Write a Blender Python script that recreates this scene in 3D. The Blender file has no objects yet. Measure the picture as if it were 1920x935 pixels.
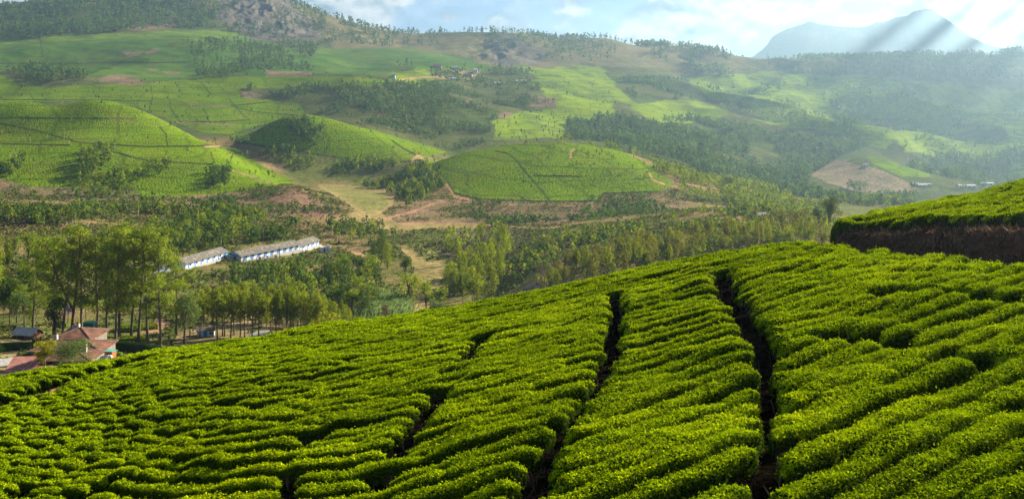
import bpy, math, random
import numpy as np
from mathutils import Vector

F = 2100.0; CX = 960.0; HY = 160.0      # lens (px of a 1920 wide frame), horizon row
rng = np.random.default_rng(7)
random.seed(7)
scene = bpy.context.scene
COL = scene.collection

# ------------------------------------------------------------------ numeric helpers
def _hash(ix, iy, seed):
    h = (ix.astype(np.int64) * 374761393 + iy.astype(np.int64) * 668265263 + seed * 1442695041) & 0x7fffffff
    h = (h ^ (h >> 13)) * 1274126177 & 0x7fffffff
    h = (h ^ (h >> 16)) & 0x7fffffff
    return h / float(0x7fffffff)

def vnoise(x, y, seed=0):
    x = np.asarray(x, float); y = np.asarray(y, float)
    ix = np.floor(x); iy = np.floor(y)
    fx = x - ix; fy = y - iy
    fx = fx*fx*fx*(fx*(fx*6-15)+10); fy = fy*fy*fy*(fy*(fy*6-15)+10)
    a = _hash(ix, iy, seed); b = _hash(ix+1, iy, seed)
    c = _hash(ix, iy+1, seed); d = _hash(ix+1, iy+1, seed)
    return (a*(1-fx)+b*fx)*(1-fy) + (c*(1-fx)+d*fx)*fy      # 0..1

def fbm(x, y, oct=4, seed=0, gain=.5):
    s = 0; a = 1; t = 0
    for o in range(oct):
        s = s + a*(vnoise(x, y, seed+o*17)-.5)*2; t += a
        x = np.asarray(x)*2.03+11.3; y = np.asarray(y)*2.03-7.1; a *= gain
    return s/t                                              # -1..1

def pchip(xk, yk, x):
    """monotone cubic through (xk, yk), 1-D, evaluated at x"""
    xk = np.asarray(xk, float); yk = np.asarray(yk, float)
    h = np.diff(xk); dl = np.diff(yk)/h
    m = np.zeros_like(yk)
    m[1:-1] = np.where(dl[:-1]*dl[1:] > 0, 2*dl[:-1]*dl[1:]/np.where(dl[:-1]+dl[1:] == 0, 1, dl[:-1]+dl[1:]), 0)
    m[0] = dl[0]; m[-1] = dl[-1]
    i = np.clip(np.searchsorted(xk, x)-1, 0, len(xk)-2)
    t = np.clip((x-xk[i])/h[i], 0, 1)
    t2 = t*t; t3 = t2*t
    return (2*t3-3*t2+1)*yk[i] + (t3-2*t2+t)*h[i]*m[i] + (-2*t3+3*t2)*yk[i+1] + (t3-t2)*h[i]*m[i+1]

# ------------------------------------------------------------------ the lie of the land
# Each line of the survey runs across the view: (bearing in px, distance in m, height below the eye in m)
def py(Y, p): return (p-HY)/F*Y
def L(Y, *pts):                      # same distance, heights given as h
    return [(a, Y, h) for a, h in pts]
def P(*pts):                         # bearing, distance, picture row
    return [(a, Y, py(Y, p)) for a, Y, p in pts]
CURVES = [
 L(2.2, (-1500, 4.6), (960, 3.0), (3400, 2.6)),
 P((-1500,24,880),(-700,36,960),(0,34,1000),(600,25,1000),(1200,19,1000),(1600,17,1000),(1920,16,1000),(2500,15,1000),(3400,11,1000)),
 P((-1500,36,830),(-700,46,850),(0,44,850),(600,33,850),(1200,24.5,850),(1600,21.5,850),(1920,20,850),(2500,18,850),(3400,14,850)),
 P((-1500,46,790),(-700,58,790),(0,55,762),(600,43,750),(1200,31,750),(1600,27,750),(1920,25,750),(2500,23,740),(3400,18,740)),
 P((-1500,54,760),(-700,66,762),(0,64,728),(300,67,676),(600,62,645),(900,56,620),(1200,48,595),(1450,43,556),(1600,41,545),(1920,38,545),(2500,33,560),(3400,26,600)),
 P((-1500,62,745),(-700,78,735),(0,77,706),(150,80,683),(300,83,656),(450,85,637),(600,85,609),(750,85,592),(900,83,567),(1050,82,537),(1200,79,503),(1350,75,473),(1500,68,455),(1555,61,462),(1620,57,471),(1700,52,478),(1920,45,494),(2500,38,500),(3400,30,560)),
 # foot of the bank
 [(-1500,66,18.2),(0,81,21.2),(300,87,20.9),(600,90,19.6),(900,88,17.8),(1200,84,14.5),(1350,80,12.6),(1500,73,10.9),(1540,70,10.6),(1562,63,9.7),(1700,55.5,9.3),(1920,48.5,8.4),(2500,41,7.6),(3400,33,7.4)],
 # top of the bank (only right of 1555)
 [(-1500,72,20.5),(0,87,24),(300,93,23.5),(600,96,22),(900,94,20),(1200,90,16.8),(1350,86,14.8),(1500,80,12.8),(1545,76,11.7),(1568,67,8.5),(1620,63,7.95),(1700,59,7.3),(1800,56,6.8),(1920,53,6.35),(2500,46,4.0),(3400,38,3.0)],
 # brow of the right hand tea
 [(-1500,92,28),(0,104,31),(300,108,30.5),(600,110,29.5),(900,108,27),(1200,105,24),(1350,100,21),(1500,92,17.5),(1550,86,14),(1572,74,9.35),(1620,75,8.7),(1700,78,8.5),(1800,83,8.3),(1920,88,7.5),(2500,92,4),(3400,96,1)],
 L(130,(-1500,40),(0,40),(300,40),(600,38.5),(750,36.5),(900,34.5),(1200,31.5),(1350,31),(1500,30.5),(1700,27),(1920,24),(2500,19),(3400,15)),
 L(190,(-1500,52),(0,52),(300,52.5),(600,54),(900,54),(1200,50),(1500,46),(1700,48),(1920,48),(2500,42),(3400,36)),
 L(250,(-1500,58),(0,59.5),(60,59.5),(260,60),(600,64),(900,63),(1200,52),(1500,48.5),(1700,54),(2500,60),(3400,60)),
 L(300,(-1500,60),(0,65),(300,65.5),(600,68),(750,69),(900,66),(1050,57.5),(1200,51),(1350,49),(1500,48),(1700,60),(3400,70)),
 L(350,(-1500,60),(0,66),(300,67),(600,69.5),(750,71),(900,68.5),(1050,57),(1200,53),(1350,49.5),(1500,48.2),(1700,64),(3400,76)),
 L(420,(-1500,55),(0,62),(300,67),(450,68),(600,70),(750,72),(900,71),(1050,60),(1200,56),(1350,50.5),(1500,49.5),(1600,56),(1700,70),(3400,80)),
 L(520,(-1500,48),(0,58),(300,63),(450,66),(600,70),(750,72),(900,71.5),(1050,66),(1200,60.5),(1350,57.5),(1500,63),(1600,72),(1700,80),(3400,84)),
 L(620,(-1500,50),(0,62),(300,66),(450,66.5),(600,70),(750,72),(900,72),(1200,72),(1350,72),(1500,77),(1650,84),(3400,90)),
 L(690,(-1500,58),(0,66),(300,69),(450,68),(540,61),(620,70.5),(750,71.5),(840,70),(1050,70),(1200,69),(1350,74),(1500,81),(1650,88),(3400,94)),
 L(780,(-1500,50),(0,52),(150,50),(300,52),(450,60.5),(540,71),(600,74.5),(750,73.5),(850,62),(950,55),(1050,52),(1150,54),(1230,61),(1350,74),(1500,85),(1650,93),(3400,98)),
 L(880,(-1500,38),(-200,42),(0,41),(150,37),(300,40),(400,47),(450,58),(550,79),(700,81),(800,63),(900,50.5),(1000,45.5),(1060,45),(1130,48.5),(1200,56),(1260,66),(1350,77),(1500,89),(1650,97),(3400,102)),
 L(960,(-1500,18),(-200,16),(0,13),(60,14),(100,18),(180,12),(250,19),(340,38),(450,64),(550,69),(700,70),(790,64),(850,78),(1050,88),(1350,86),(1500,97),(1650,103),(3400,106)),
 L(1060,(-1500,22),(0,26),(180,28),(350,52),(450,51),(500,37),(560,26.5),(620,32),(700,45),(780,61),(850,72),(950,84),(1050,92),(1200,92),(1350,92),(1500,105),(1650,112),(3400,110)),
 L(1200,(-1500,14),(0,24),(180,32),(350,50),(450,50),(600,45),(680,44),(760,56),(850,64),(950,64),(1050,62),(1200,71),(1350,92),(1500,110),(1650,120),(1800,122),(3400,112)),
 L(1400,(-1500,5),(0,13),(150,11),(300,12),(450,12),(560,12),(650,18),(750,24),(900,38),(1050,48),(1200,63),(1350,85),(1480,110),(1560,98),(1630,84),(1700,98),(1800,118),(1900,122),(3400,108)),
 L(1550,(-1500,-12),(0,-3),(150,-8),(300,-6),(450,-8),(600,-8),(740,-5),(800,8),(900,22),(1050,38),(1200,52),(1350,72),(1500,100),(1650,104),(1900,118),(3400,95)),
 L(1800,(-1500,-50),(0,-25),(150,-22),(300,-27),(450,-24),(600,-20),(740,-14),(800,-8),(900,2),(1050,15),(1200,33),(1350,53),(1500,78),(1650,92),(1900,106),(3400,70)),
 L(2050,(-1500,-120),(0,-88),(150,-92),(300,-90),(400,-80),(500,-60),(600,-44),(740,-37),(850,-28),(1000,-12),(1200,14),(1350,35),(1500,60),(1650,74),(1900,90),(3400,40)),
 L(2300,(-1500,-150),(0,-112),(150,-118),(300,-116),(400,-103),(500,-82),(600,-64),(740,-52),(900,-42),(1050,-30),(1200,-8),(1350,14),(1500,35),(1650,52),(1900,70),(3400,5)),
 L(2600,(-1500,-220),(0,-168),(150,-184),(300,-182),(400,-172),(500,-150),(600,-112),(740,-88),(900,-77),(1050,-62),(1200,-40),(1350,-15),(1500,5),(1650,20),(1900,36),(3400,-40)),
 P((-1500,3000,40),(-200,3000,36),(0,3000,27),(110,3000,4),(150,3000,-12),(300,3000,-40),(420,3000,-28),(500,3000,-12),(545,3000,6),(620,3000,30),(700,3000,52),(780,3000,64),(870,3000,62),(960,3000,63),(1050,3000,74),(1130,3000,72),(1200,3000,87),(1280,3000,87),(1340,3000,101),(1400,3000,112),(1500,3000,113),(1600,3000,111),(1700,3000,108),(1800,3000,105),(1850,3000,102),(1920,3000,94),(2100,3000,70),(3400,3000,50)),
 L(3400,(-1500,-80),(0,-110),(300,-180),(600,-120),(900,-80),(1350,-20),(1650,-10),(1920,-20),(3400,-50)),
 L(4600,(-1500,60),(960,60),(3400,60)),
 L(6200,(-1500,100),(1300,60),(1400,-20),(1500,-80),(1700,-120),(1850,-60),(2000,-40),(3400,60)),
 P((-1500,7200,190),(1200,7200,190),(1380,7200,132),(1412,7200,106),(1436,7200,84),(1450,7200,67),(1462,7200,61),(1480,7200,53),(1500,7200,47),(1520,7200,40),(1536,7200,43),(1560,7200,49),(1598,7200,51),(1622,7200,51),(1640,7200,44),(1662,7200,42),(1680,7200,34),(1700,7200,28),(1718,7200,20),(1732,7200,16),(1748,7200,19),(1762,7200,31),(1786,7200,48),(1810,7200,67),(1834,7200,80),(1860,7200,88),(1900,7200,97),(2000,7200,104),(2300,7200,120),(3400,7200,160)),
 L(8600,(-1500,200),(1300,120),(1700,-160),(1850,-240),(1900,-260),(2000,-200),(3400,100)),
 L(9600,(-1500,300),(960,300),(3400,300)),
]
# grid: bearings dense inside the frame
PX = np.concatenate([np.arange(-1500,-120,30), np.arange(-120,2040,2.4), np.arange(2040,3401,30)])
YS = np.concatenate([np.geomspace(2.2,16,30)[:-1], np.geomspace(16,100,330)[:-1], np.geomspace(100,620,190)[:-1], np.geomspace(620,3300,760)[:-1], np.geomspace(3300,9600,130)])
NC, NR = len(PX), len(YS)
ky = np.zeros((len(CURVES), NC)); kh = np.zeros((len(CURVES), NC))
for k, c in enumerate(CURVES):
    c = np.array(c, float)
    ky[k] = np.interp(PX, c[:,0], c[:,1]); kh[k] = pchip(c[:,0], c[:,2], PX)
ZT = np.zeros((NR, NC))
for i in range(NC):
    ZT[:, i] = -pchip(ky[:, i], kh[:, i], YS)
PG, YG = np.meshgrid(PX, YS)
XG = (PG-CX)/F*YG
def sstep(a, b, x):
    t = np.clip((x-a)/(b-a), 0, 1); return t*t*(3-2*t)
# smooth the survey's facets across bearing (beyond the near field)
def blur_cols(Z, n):
    K = np.ones(2*n+1)/(2*n+1)
    pad = np.pad(Z, ((0,0),(n,n)), mode='edge')
    cs = np.cumsum(np.pad(pad, ((0,0),(1,0))), axis=1)
    return (cs[:, 2*n+1:]-cs[:, :-2*n-1])/(2*n+1)
zb = blur_cols(blur_cols(ZT, 9), 9)
wf = sstep(100, 140, YG)*(1-sstep(2500, 2700, YG)*0.85)
ZT = ZT*(1-wf) + zb*wf
# relief: gullies and spurs
far = sstep(160, 900, YG)
ZT += fbm(XG/90, YG/90, 4, 3)*2.2*sstep(130, 300, YG)*(1-sstep(690,760,YG)*.7)
hill = sstep(1150, 1500, YG)*(1-sstep(2850, 2960, YG)*.85)*(1-sstep(3600,5000,YG))
rg = 1-np.abs(fbm(XG/330+3, YG/420, 3, 21))*2
ZT += hill*(rg-.5)*(15+24*sstep(1150,1400,PG)*sstep(1400,1700,YG)) + hill*fbm(XG/120, YG/120, 4, 5)*6
rh = sstep(1150,1350,PG)*sstep(1300,1500,YG)*(1-sstep(2500,2800,YG))
ZT += rh*(fbm(XG/210, YG/260, 2, 77)*26)
mt = sstep(4800, 6000, YG)*(1-sstep(7600,9000,YG))
ZT += mt*(fbm(XG/420, YG/420, 6, 9, .6)*26 - np.abs(fbm(XG/260, YG/500, 5, 19, .6))*40+8)
rock = np.exp(-(((PG-505)/75)**2+((YG-2720)/190)**2)) + np.exp(-(((PG-940)/50)**2+((YG-2600)/200)**2))*.7
ZT += rock*(1-np.abs(fbm(XG/40, YG/60, 4, 31)))*34*sstep(2400,2550,YG) - rock*14
ZT += rock*0
ZT += fbm(XG/2.2, YG/2.2, 3, 41)*.06*(1-sstep(90,140,YG))
bk_ = sstep(1558,1580,PG)*sstep(-1.5,1,YG-np.interp(PG,[1555,1620,1700,1920,2500,3400],[60,56,51.5,44.5,37,29]))*(1-sstep(-1.5,.5,YG-np.interp(PG,[1555,1568,1620,1700,1800,1920,2500,3400],[66,67,64,60.5,57.5,54.5,47,39])))
ZT += bk_*(fbm(XG/1.1, YG/2.0, 4, 43, .6)*.42 - np.abs(fbm(XG/.8, YG/3.0, 3, 44))*.35)
LY = np.log(YS)
def ground(X, Y):
    X = np.asarray(X, float); Y = np.asarray(Y, float)
    p = X/Y*F+CX
    i = np.clip(np.searchsorted(PX, p)-1, 0, NC-2); j = np.clip(np.searchsorted(YS, Y)-1, 0, NR-2)
    u = np.clip((p-PX[i])/(PX[i+1]-PX[i]), 0, 1); v = np.clip((Y-YS[j])/(YS[j+1]-YS[j]), 0, 1)
    return (ZT[j,i]*(1-u)+ZT[j,i+1]*u)*(1-v)+(ZT[j+1,i]*(1-u)+ZT[j+1,i+1]*u)*v
PYG = HY - ZT/YG*F                         # picture row of every ground vertex
VISMIN = np.minimum.accumulate(PYG, axis=0)
def spot(px, row, ymin=20, ymax=12000):
    """first ground point seen at a bearing and row -> (X, Y, Z)"""
    i = int(np.clip(np.searchsorted(PX, px), 0, NC-1)); col = PYG[:, i]
    ok = np.where((YS >= ymin) & (YS <= ymax) & (col <= row))[0]
    j = ok[0] if len(ok) else np.argmin(np.where((YS>=ymin)&(YS<=ymax), col, 1e9))
    Y = YS[j]; X = (px-CX)/F*Y
    return X, Y, float(ground(X, Y))
def inpoly(px, pyy, poly):
    poly = np.array(poly, float); inside = np.zeros(np.shape(px), bool)
    x0, y0 = poly[-1]
    for x1, y1 in poly:
        c = ((y1 > pyy) != (y0 > pyy))
        with np.errstate(divide='ignore', invalid='ignore'):
            xi = (x0-x1)*(pyy-y1)/(y0-y1)+x1
        inside ^= c & (px < xi); x0, y0 = x1, y1
    return inside
def pldist(px, pyy, line):
    d = np.full(np.shape(px), 1e9)
    for (x0, y0), (x1, y1) in zip(line[:-1], line[1:]):
        l2 = (x1-x0)**2+(y1-y0)**2
        t = np.clip(((px-x0)*(x1-x0)+(pyy-y0)*(y1-y0))/l2, 0, 1)
        d = np.minimum(d, np.hypot(px-x0-t*(x1-x0), pyy-y0-t*(y1-y0)))
    return d
# the ground under the tea bushes lies below their tops
ZT -= 0.46*(1-sstep(88, 104, YG))
PYG = HY - ZT/YG*F
VISMIN = np.minimum.accumulate(PYG, axis=0)

# ------------------------------------------------------------------ land cover
# colours are plain albedos
C_SCRUB=(.20,.145,.065); C_SCRUBG=(.12,.13,.035); C_TEA=(.14,.22,.006); C_TEAL=(.19,.27,.012); C_SOIL=(.19,.13,.085)
C_MEAD=(.27,.21,.085); C_MEADG=(.17,.19,.05); C_FOREST=(.055,.08,.022); C_ROCK=(.13,.11,.10); C_DARK=(.03,.035,.015)
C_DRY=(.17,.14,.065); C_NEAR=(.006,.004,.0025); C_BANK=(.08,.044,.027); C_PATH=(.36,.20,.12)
cov = np.zeros((NR, NC, 3)); cov[:] = C_SCRUB
tea = np.zeros((NR, NC))
n1 = fbm(XG/25, YG/25, 4, 51); n2 = fbm(XG/140, YG/140, 4, 52)
def mixin(mask, c, k=1.0):
    m = (mask*k)[..., None]
    cov[:] = cov*(1-m) + np.array(c)*m
mixin(sstep(-.2, .3, n2+n1*.5), C_SCRUBG)
mixin(sstep(1000,1150,YG), C_FOREST, .8)
mixin(sstep(2500,2700,YG)*sstep(-.3,.3,n1+n2), C_DRY, .8)
mixin(sstep(3400,5000,YG), (.07,.075,.05)); mixin(sstep(3400,5000,YG)*sstep(.05,.4,fbm(XG/130,YG/300,4,91)), (.13,.115,.09))
JX = PG + n1*2.0 + fbm(XG/9*1, YG/9*1, 2, 57)*1.0; JY = PYG + fbm(XG/30, YG/30, 3, 58)*2.0
JX = JX + sstep(1050,1250,YG)*fbm(XG/110, YG/160, 4, 59)*16; JY = JY + sstep(1050,1250,YG)*fbm(XG/110, YG/160, 4, 60)*9
def area(c, poly, y0, y1, k=1.0, t=0.0, jit=1.0):
    j0, j1 = np.searchsorted(YS, y0), np.searchsorted(YS, y1)
    jx = PG[j0:j1]+(JX-PG)[j0:j1]*jit; jy = PYG[j0:j1]+(JY-PYG)[j0:j1]*jit
    m = inpoly(jx, jy, poly)
    sub = cov[j0:j1]; sub[m] = sub[m]*(1-k)+np.array(c)*k
    tt = tea[j0:j1]; tt[m] = t
def track(c, line, y0, y1, w=1.6, k=1.0, jit=.5):
    j0, j1 = np.searchsorted(YS, y0), np.searchsorted(YS, y1)
    jx = PG[j0:j1]+(JX-PG)[j0:j1]*jit; jy = PYG[j0:j1]+(JY-PYG)[j0:j1]*jit*.5
    d = pldist(jx, jy, line)
    m = (1-sstep(w*.5, w*1.0, d))[..., None]*k
    cov[j0:j1] = cov[j0:j1]*(1-m)+np.array(c)*m
    tea[j0:j1] *= (1-m[..., 0])
HILL_A=[(-200,150),(0,176),(60,181),(100,195),(180,182),(260,196),(340,232),(420,265),(500,315),(555,342),(480,354),(400,364),(270,370),(250,350),(180,348),(60,350),(0,335),(-200,330)]
HILL_B=[(425,257),(500,225),(570,208),(640,222),(700,240),(770,262),(845,286),(800,292),(790,300),(740,306),(640,296),(520,278),(440,264)]
HILL_C=[(788,305),(860,285),(950,266),(1060,262),(1150,275),(1220,310),(1262,345),(1235,358),(1130,362),(1122,376),(1000,376),(900,372),(850,362),(838,335)]
BG_TEA=[(-100,130),(0,142),(80,165),(200,160),(380,148),(500,143),(640,145),(738,150),(735,156),(700,162),(450,166),(450,180),(520,190),(560,195),(572,212),(430,252),(380,248),(330,230),(260,200),(180,190),(0,190),(-100,190)]
UP_TEA=[(-200,70),(0,76),(70,70),(250,60),(400,53),(470,66),(540,93),(592,112),(585,138),(500,143),(370,147),(250,158),(160,142),(60,125),(0,140),(-200,140)]
MID_TEA=[(560,118),(600,95),(640,92),(760,88),(860,103),(950,137),(850,143),(800,130),(740,128),(735,140),(590,146)]
P1=[(920,228),(1000,203),(1050,200),(1062,240),(1052,264),(920,266)]
P2=[(990,153),(1060,150),(1160,180),(1150,218),(1060,228),(1040,190)]
P3=[(960,122),(1130,122),(1175,180),(1205,200),(1110,180),(1000,150)]
P4=[(1290,150),(1420,138),(1560,140),(1700,146),(1960,170),(1960,330),(1760,300),(1640,270),(1560,246),(1460,236),(1340,190)]
P5=[(1180,192),(1290,185),(1370,205),(1340,228),(1215,226)]
P6=[(735,132),(800,130),(838,158),(790,160),(745,150)]
area(C_DRY, [(1150,90),(1290,85),(1420,112),(1300,135),(1100,120),(960,130),(640,100),(560,30),(620,30),(780,62),(1050,75)], 2200, 3300, .7)
area(C_MEADG, [(0,335),(260,370),(420,362),(540,345),(560,352),(660,400),(620,430),(450,415),(300,400),(0,410)], 560, 800, .0)
area(C_SOIL, [(-200,330),(0,338),(260,368),(420,362),(545,345),(600,372),(648,400),(560,412),(480,402),(300,395),(180,385),(0,430),(-200,430)], 420, 800, .55)
area((.20,.12,.075), [(-200,380),(100,378),(160,400),(120,430),(40,450),(-200,470)], 330, 700, .7)
area((.17,.10,.07), [(500,372),(540,350),(590,372),(650,402),(560,412),(480,395)], 600, 760, .8)
area(C_SOIL, [(848,374),(1120,380),(1240,362),(1290,365),(1285,395),(1000,420),(755,420),(700,408),(835,362)], 560, 720, .5)
area((.15,.10,.06), [(900,385),(1270,385),(1250,412),(1000,425),(860,418)], 540, 720, .7)
area(C_MEAD, [(585,336),(650,346),(745,363),(735,385),(718,400),(740,416),(1005,426),(985,434),(720,434),(690,420),(615,412),(665,395),(640,375),(600,352)], 560, 900)
area(C_MEADG, [(600,345),(720,362),(730,385),(690,400),(650,372)], 560, 900, .6)
area(C_MEAD, [(742,458),(790,458),(838,490),(832,520),(800,560),(835,585),(820,620),(730,620),(745,560),(762,530),(778,510),(765,480)], 250, 560)
area(C_MEADG, [(760,458),(800,458),(838,488),(800,490)], 250, 560, .7)
area((.15,.115,.09), [(860,430),(960,425),(1000,440),(940,470),(850,500),(820,470)], 420, 640, .8)
area((.18,.12,.07), [(940,500),(980,452),(1100,440),(1130,470),(1050,520)], 350, 620, .7)
area((.34,.20,.11), [(652,470),(668,468),(700,488),(690,492)], 380, 560, .8)
area(C_PATH, [(262,606),(300,598),(322,606),(300,622),(262,624)], 250, 360)
area((.25,.20,.09), [(-200,640),(66,636),(30,672),(-200,690)], 200, 330)
area((.26,.19,.10), [(330,622),(470,600),(470,660),(330,660)], 240, 340, .8)
for p_, y0_, y1_ in ((HILL_A,690,1010),(HILL_B,890,1160),(HILL_C,670,1000)):
    area(C_TEA, p_, y0_, y1_, 1, 1, .5)
area(C_TEA, BG_TEA, 1020, 1720, 1, 1, .3)
for p_ in (UP_TEA, MID_TEA): area((.075,.15,.02), p_, 1560, 2700, 1, .6)
area(C_TEAL, [(-50,72),(200,60),(400,54),(475,66),(440,74),(250,70),(100,80),(-50,84)], 1900, 2700, .5, .6)
for p_ in (P1,P2,P3,P5): area(C_TEAL, p_, 1050, 2700, 1, .6)
area(C_TEAL, P6, 1500, 2100, 1, .6)
j0 = np.searchsorted(YS, 1150)
m4 = inpoly(JX[j0:], JY[j0:], P4) & (n2[j0:]+n1[j0:]*.5 > -.42)
cov[j0:][m4] = C_TEAL; tea[j0:][m4] = .6
area(C_TEA, [(1600,280),(1660,280),(1740,290),(1750,330),(1700,330),(1640,300)], 1100, 1600, 1, .6)
for q in ([(185,152),(210,143),(262,148),(266,160),(235,163),(195,158)],[(222,93),(262,92),(258,103),(232,106)],[(264,96),(296,88),(300,94),(272,103)],[(278,125),(300,126),(298,132),(282,132)],[(305,131),(340,134),(330,142),(308,140)],[(76,125),(100,124),(98,134),(78,134)],[(15,126),(40,124),(38,132),(18,134)],
          [(495,133),(590,134),(585,146),(500,144)],[(440,92),(470,94),(465,100),(445,100)],[(245,42),(330,28),(335,45),(295,55),(250,52)],[(450,168),(480,168),(500,182),(460,182)],
          [(830,130),(900,133),(895,148),(840,142)],[(980,178),(1040,180),(1045,200),(985,196)],[(870,186),(888,186),(886,194),(872,196)],[(892,196),(912,198),(905,206),(890,205)],[(704,206),(732,204),(728,216),(706,216)],[(940,211),(965,210),(962,220),(935,218)],
          [(1560,300),(1600,298),(1590,308),(1555,308)]):
    area(C_SOIL, q, 1050, 2700, .85)
area((.21,.165,.10), [(1510,312),(1540,305),(1600,303),(1650,312),(1700,335),(1735,356),(1690,366),(1600,356),(1520,332)], 1100, 1500, 1, 0)
area(C_MEAD, [(805,136),(870,132),(900,138),(890,150),(830,146)], 1600, 2200, .7)
area(C_ROCK, [(410,-40),(560,-40),(560,15),(612,50),(602,78),(520,78),(470,72),(435,48),(405,30)], 2350, 3100, .85)
area(C_ROCK, [(905,72),(960,62),(1010,92),(1030,112),(960,128),(925,118)], 2200, 3100, .7)
# thin patches and rough ground inside the far tea
tm = (tea > .3) & (tea < .9) & (YG > 1000)
pk = (sstep(.05,.45,n1+fbm(XG/60, YG/60, 3, 71)*.8)*.6*tm)
mixin(pk, (.09,.13,.03)); tm2 = (tea > .5)
mixin(sstep(.0,.5,fbm(XG/45, YG/45, 3, 72))*.35*tm2, (.17,.20,.03))
# pluckers' paths: narrow gaps that roughly follow the contours, and some that climb
fr_ = np.abs(((ZT+fbm(XG/80, YG/80, 3, 81)*5)/6.5) % 1-.5)*2
ft_ = np.abs(((XG*.8+YG*.25+fbm(XG/60, YG/60, 2, 82)*14)/46) % 1-.5)*2
mixin(np.maximum((1-sstep(.05,.16,fr_)), (1-sstep(.03,.06,ft_)))*(tea > .5)*(YG > 600)*.5, (.05,.08,.01))
# tracks and field lines
for l in ([(-100,221),(0,221),(255,223)],[(-100,226),(0,232),(70,245),(150,268),(270,275),(412,273)],[(-100,268),(0,270),(130,272)],[(300,238),(312,252),(314,272)],[(210,284),(260,298),(310,303),(400,308)],[(395,285),(402,305)]):
    track(C_DARK, l, 690, 1010, 1.8)
track(C_SOIL, [(200,224),(255,224)], 690, 1010, 1.3); track(C_PATH, [(385,275),(410,274),(425,267)], 690, 1010, 1.8)
track(C_SOIL, [(410,312),(470,330),(510,345)], 690, 1010, 1.6)
for l in ([(278,162),(283,208)],[(315,188),(328,212),(338,228)],[(370,150),(385,168),(395,178)],[(430,185),(440,200),(462,222)],[(340,229),(400,229),(470,226)],[(356,197),(420,200),(500,192)],[(382,204),(388,222)],[(0,186),(280,190)],[(440,202),(480,210),(570,218)]):
    track(C_DARK, l, 1010, 1720, 1.3)
track(C_SOIL, [(354,196),(400,199),(430,200)], 1010, 1720, 1.6); track(C_SOIL, [(345,230),(445,236)], 1010, 1720, 1.8)
track(C_DARK, [(70,72),(80,105)], 1560, 2500, 1.3); track(C_DARK, [(0,119),(120,118),(350,116)], 1560, 2500, 1.3)
for l in ([(640,296),(680,302),(740,306),(785,300)],[(735,263),(755,278),(780,291)],[(440,265),(520,278),(640,296)]):
    track(C_DARK, l, 890, 1160, 2.0)
track(C_PATH, [(772,300),(783,292),(792,297)], 850, 1160, 3.0)
track(C_PATH, [(1078,278),(1070,285),(1069,296)], 690, 1000, 2.2)
for l in ([(930,283),(950,287),(965,297),(985,322),(1030,374)],[(850,362),(900,373),(1000,377),(1122,377),(1132,363),(1235,359)],[(1140,318),(1146,328)],[(1000,329),(1090,331)],[(838,336),(850,362)]):
    track(C_DARK, l, 600, 1000, 2.0)
track(C_PATH, [(832,340),(842,352),(852,368),(880,374)], 600, 900, 2.4)
track(C_PATH, [(1218,325),(1224,338),(1245,345)], 690, 1000, 1.6)
track(C_PATH, [(745,418),(860,418),(1000,428),(1100,424),(1200,418),(1290,398)], 520, 760, 1.6, .8)
track(C_PATH, [(700,414),(770,398),(830,375)], 520, 760, 3, .6)
track(C_PATH, [(1385,408),(1395,418),(1385,428)], 350, 560, 5, .7)
track((.12,.11,.1), [(980,540),(1020,533),(1060,524),(1080,535)], 300, 380, 6, 1, 0)
track((.12,.11,.1), [(1330,472),(1370,466),(1400,463),(1440,470)], 300, 380, 4, 1, 0)
track(C_PATH, [(745,150),(800,144),(870,143)], 1500, 2100, 1.6)
track(C_PATH, [(540,512),(600,500),(640,492),(690,500)], 360, 520, 5, .6)
track(C_DARK, [(1740,278),(1800,300),(1860,290),(1920,280)], 1100, 2300, 2, .6)
# near field: dark soil between the rows, red-brown earth on the cut bank and the far left path
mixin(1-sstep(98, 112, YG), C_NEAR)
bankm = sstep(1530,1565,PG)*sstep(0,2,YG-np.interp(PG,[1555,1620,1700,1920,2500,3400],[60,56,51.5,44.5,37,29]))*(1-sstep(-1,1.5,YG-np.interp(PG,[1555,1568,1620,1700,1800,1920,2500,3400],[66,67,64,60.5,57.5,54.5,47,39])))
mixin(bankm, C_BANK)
PATH_FAR=[(-120,790),(0,752),(60,738),(100,716),(160,702),(215,682),(250,668),(330,655)]
j0, j1 = np.searchsorted(YS, 40), np.searchsorted(YS, 104)
dpf = pldist(PG[j0:j1], PYG[j0:j1]-18, PATH_FAR)
mm = (1-sstep(3, 7, dpf))[..., None]; cov[j0:j1] = cov[j0:j1]*(1-mm)+np.array((.36,.17,.09))*mm

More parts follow.
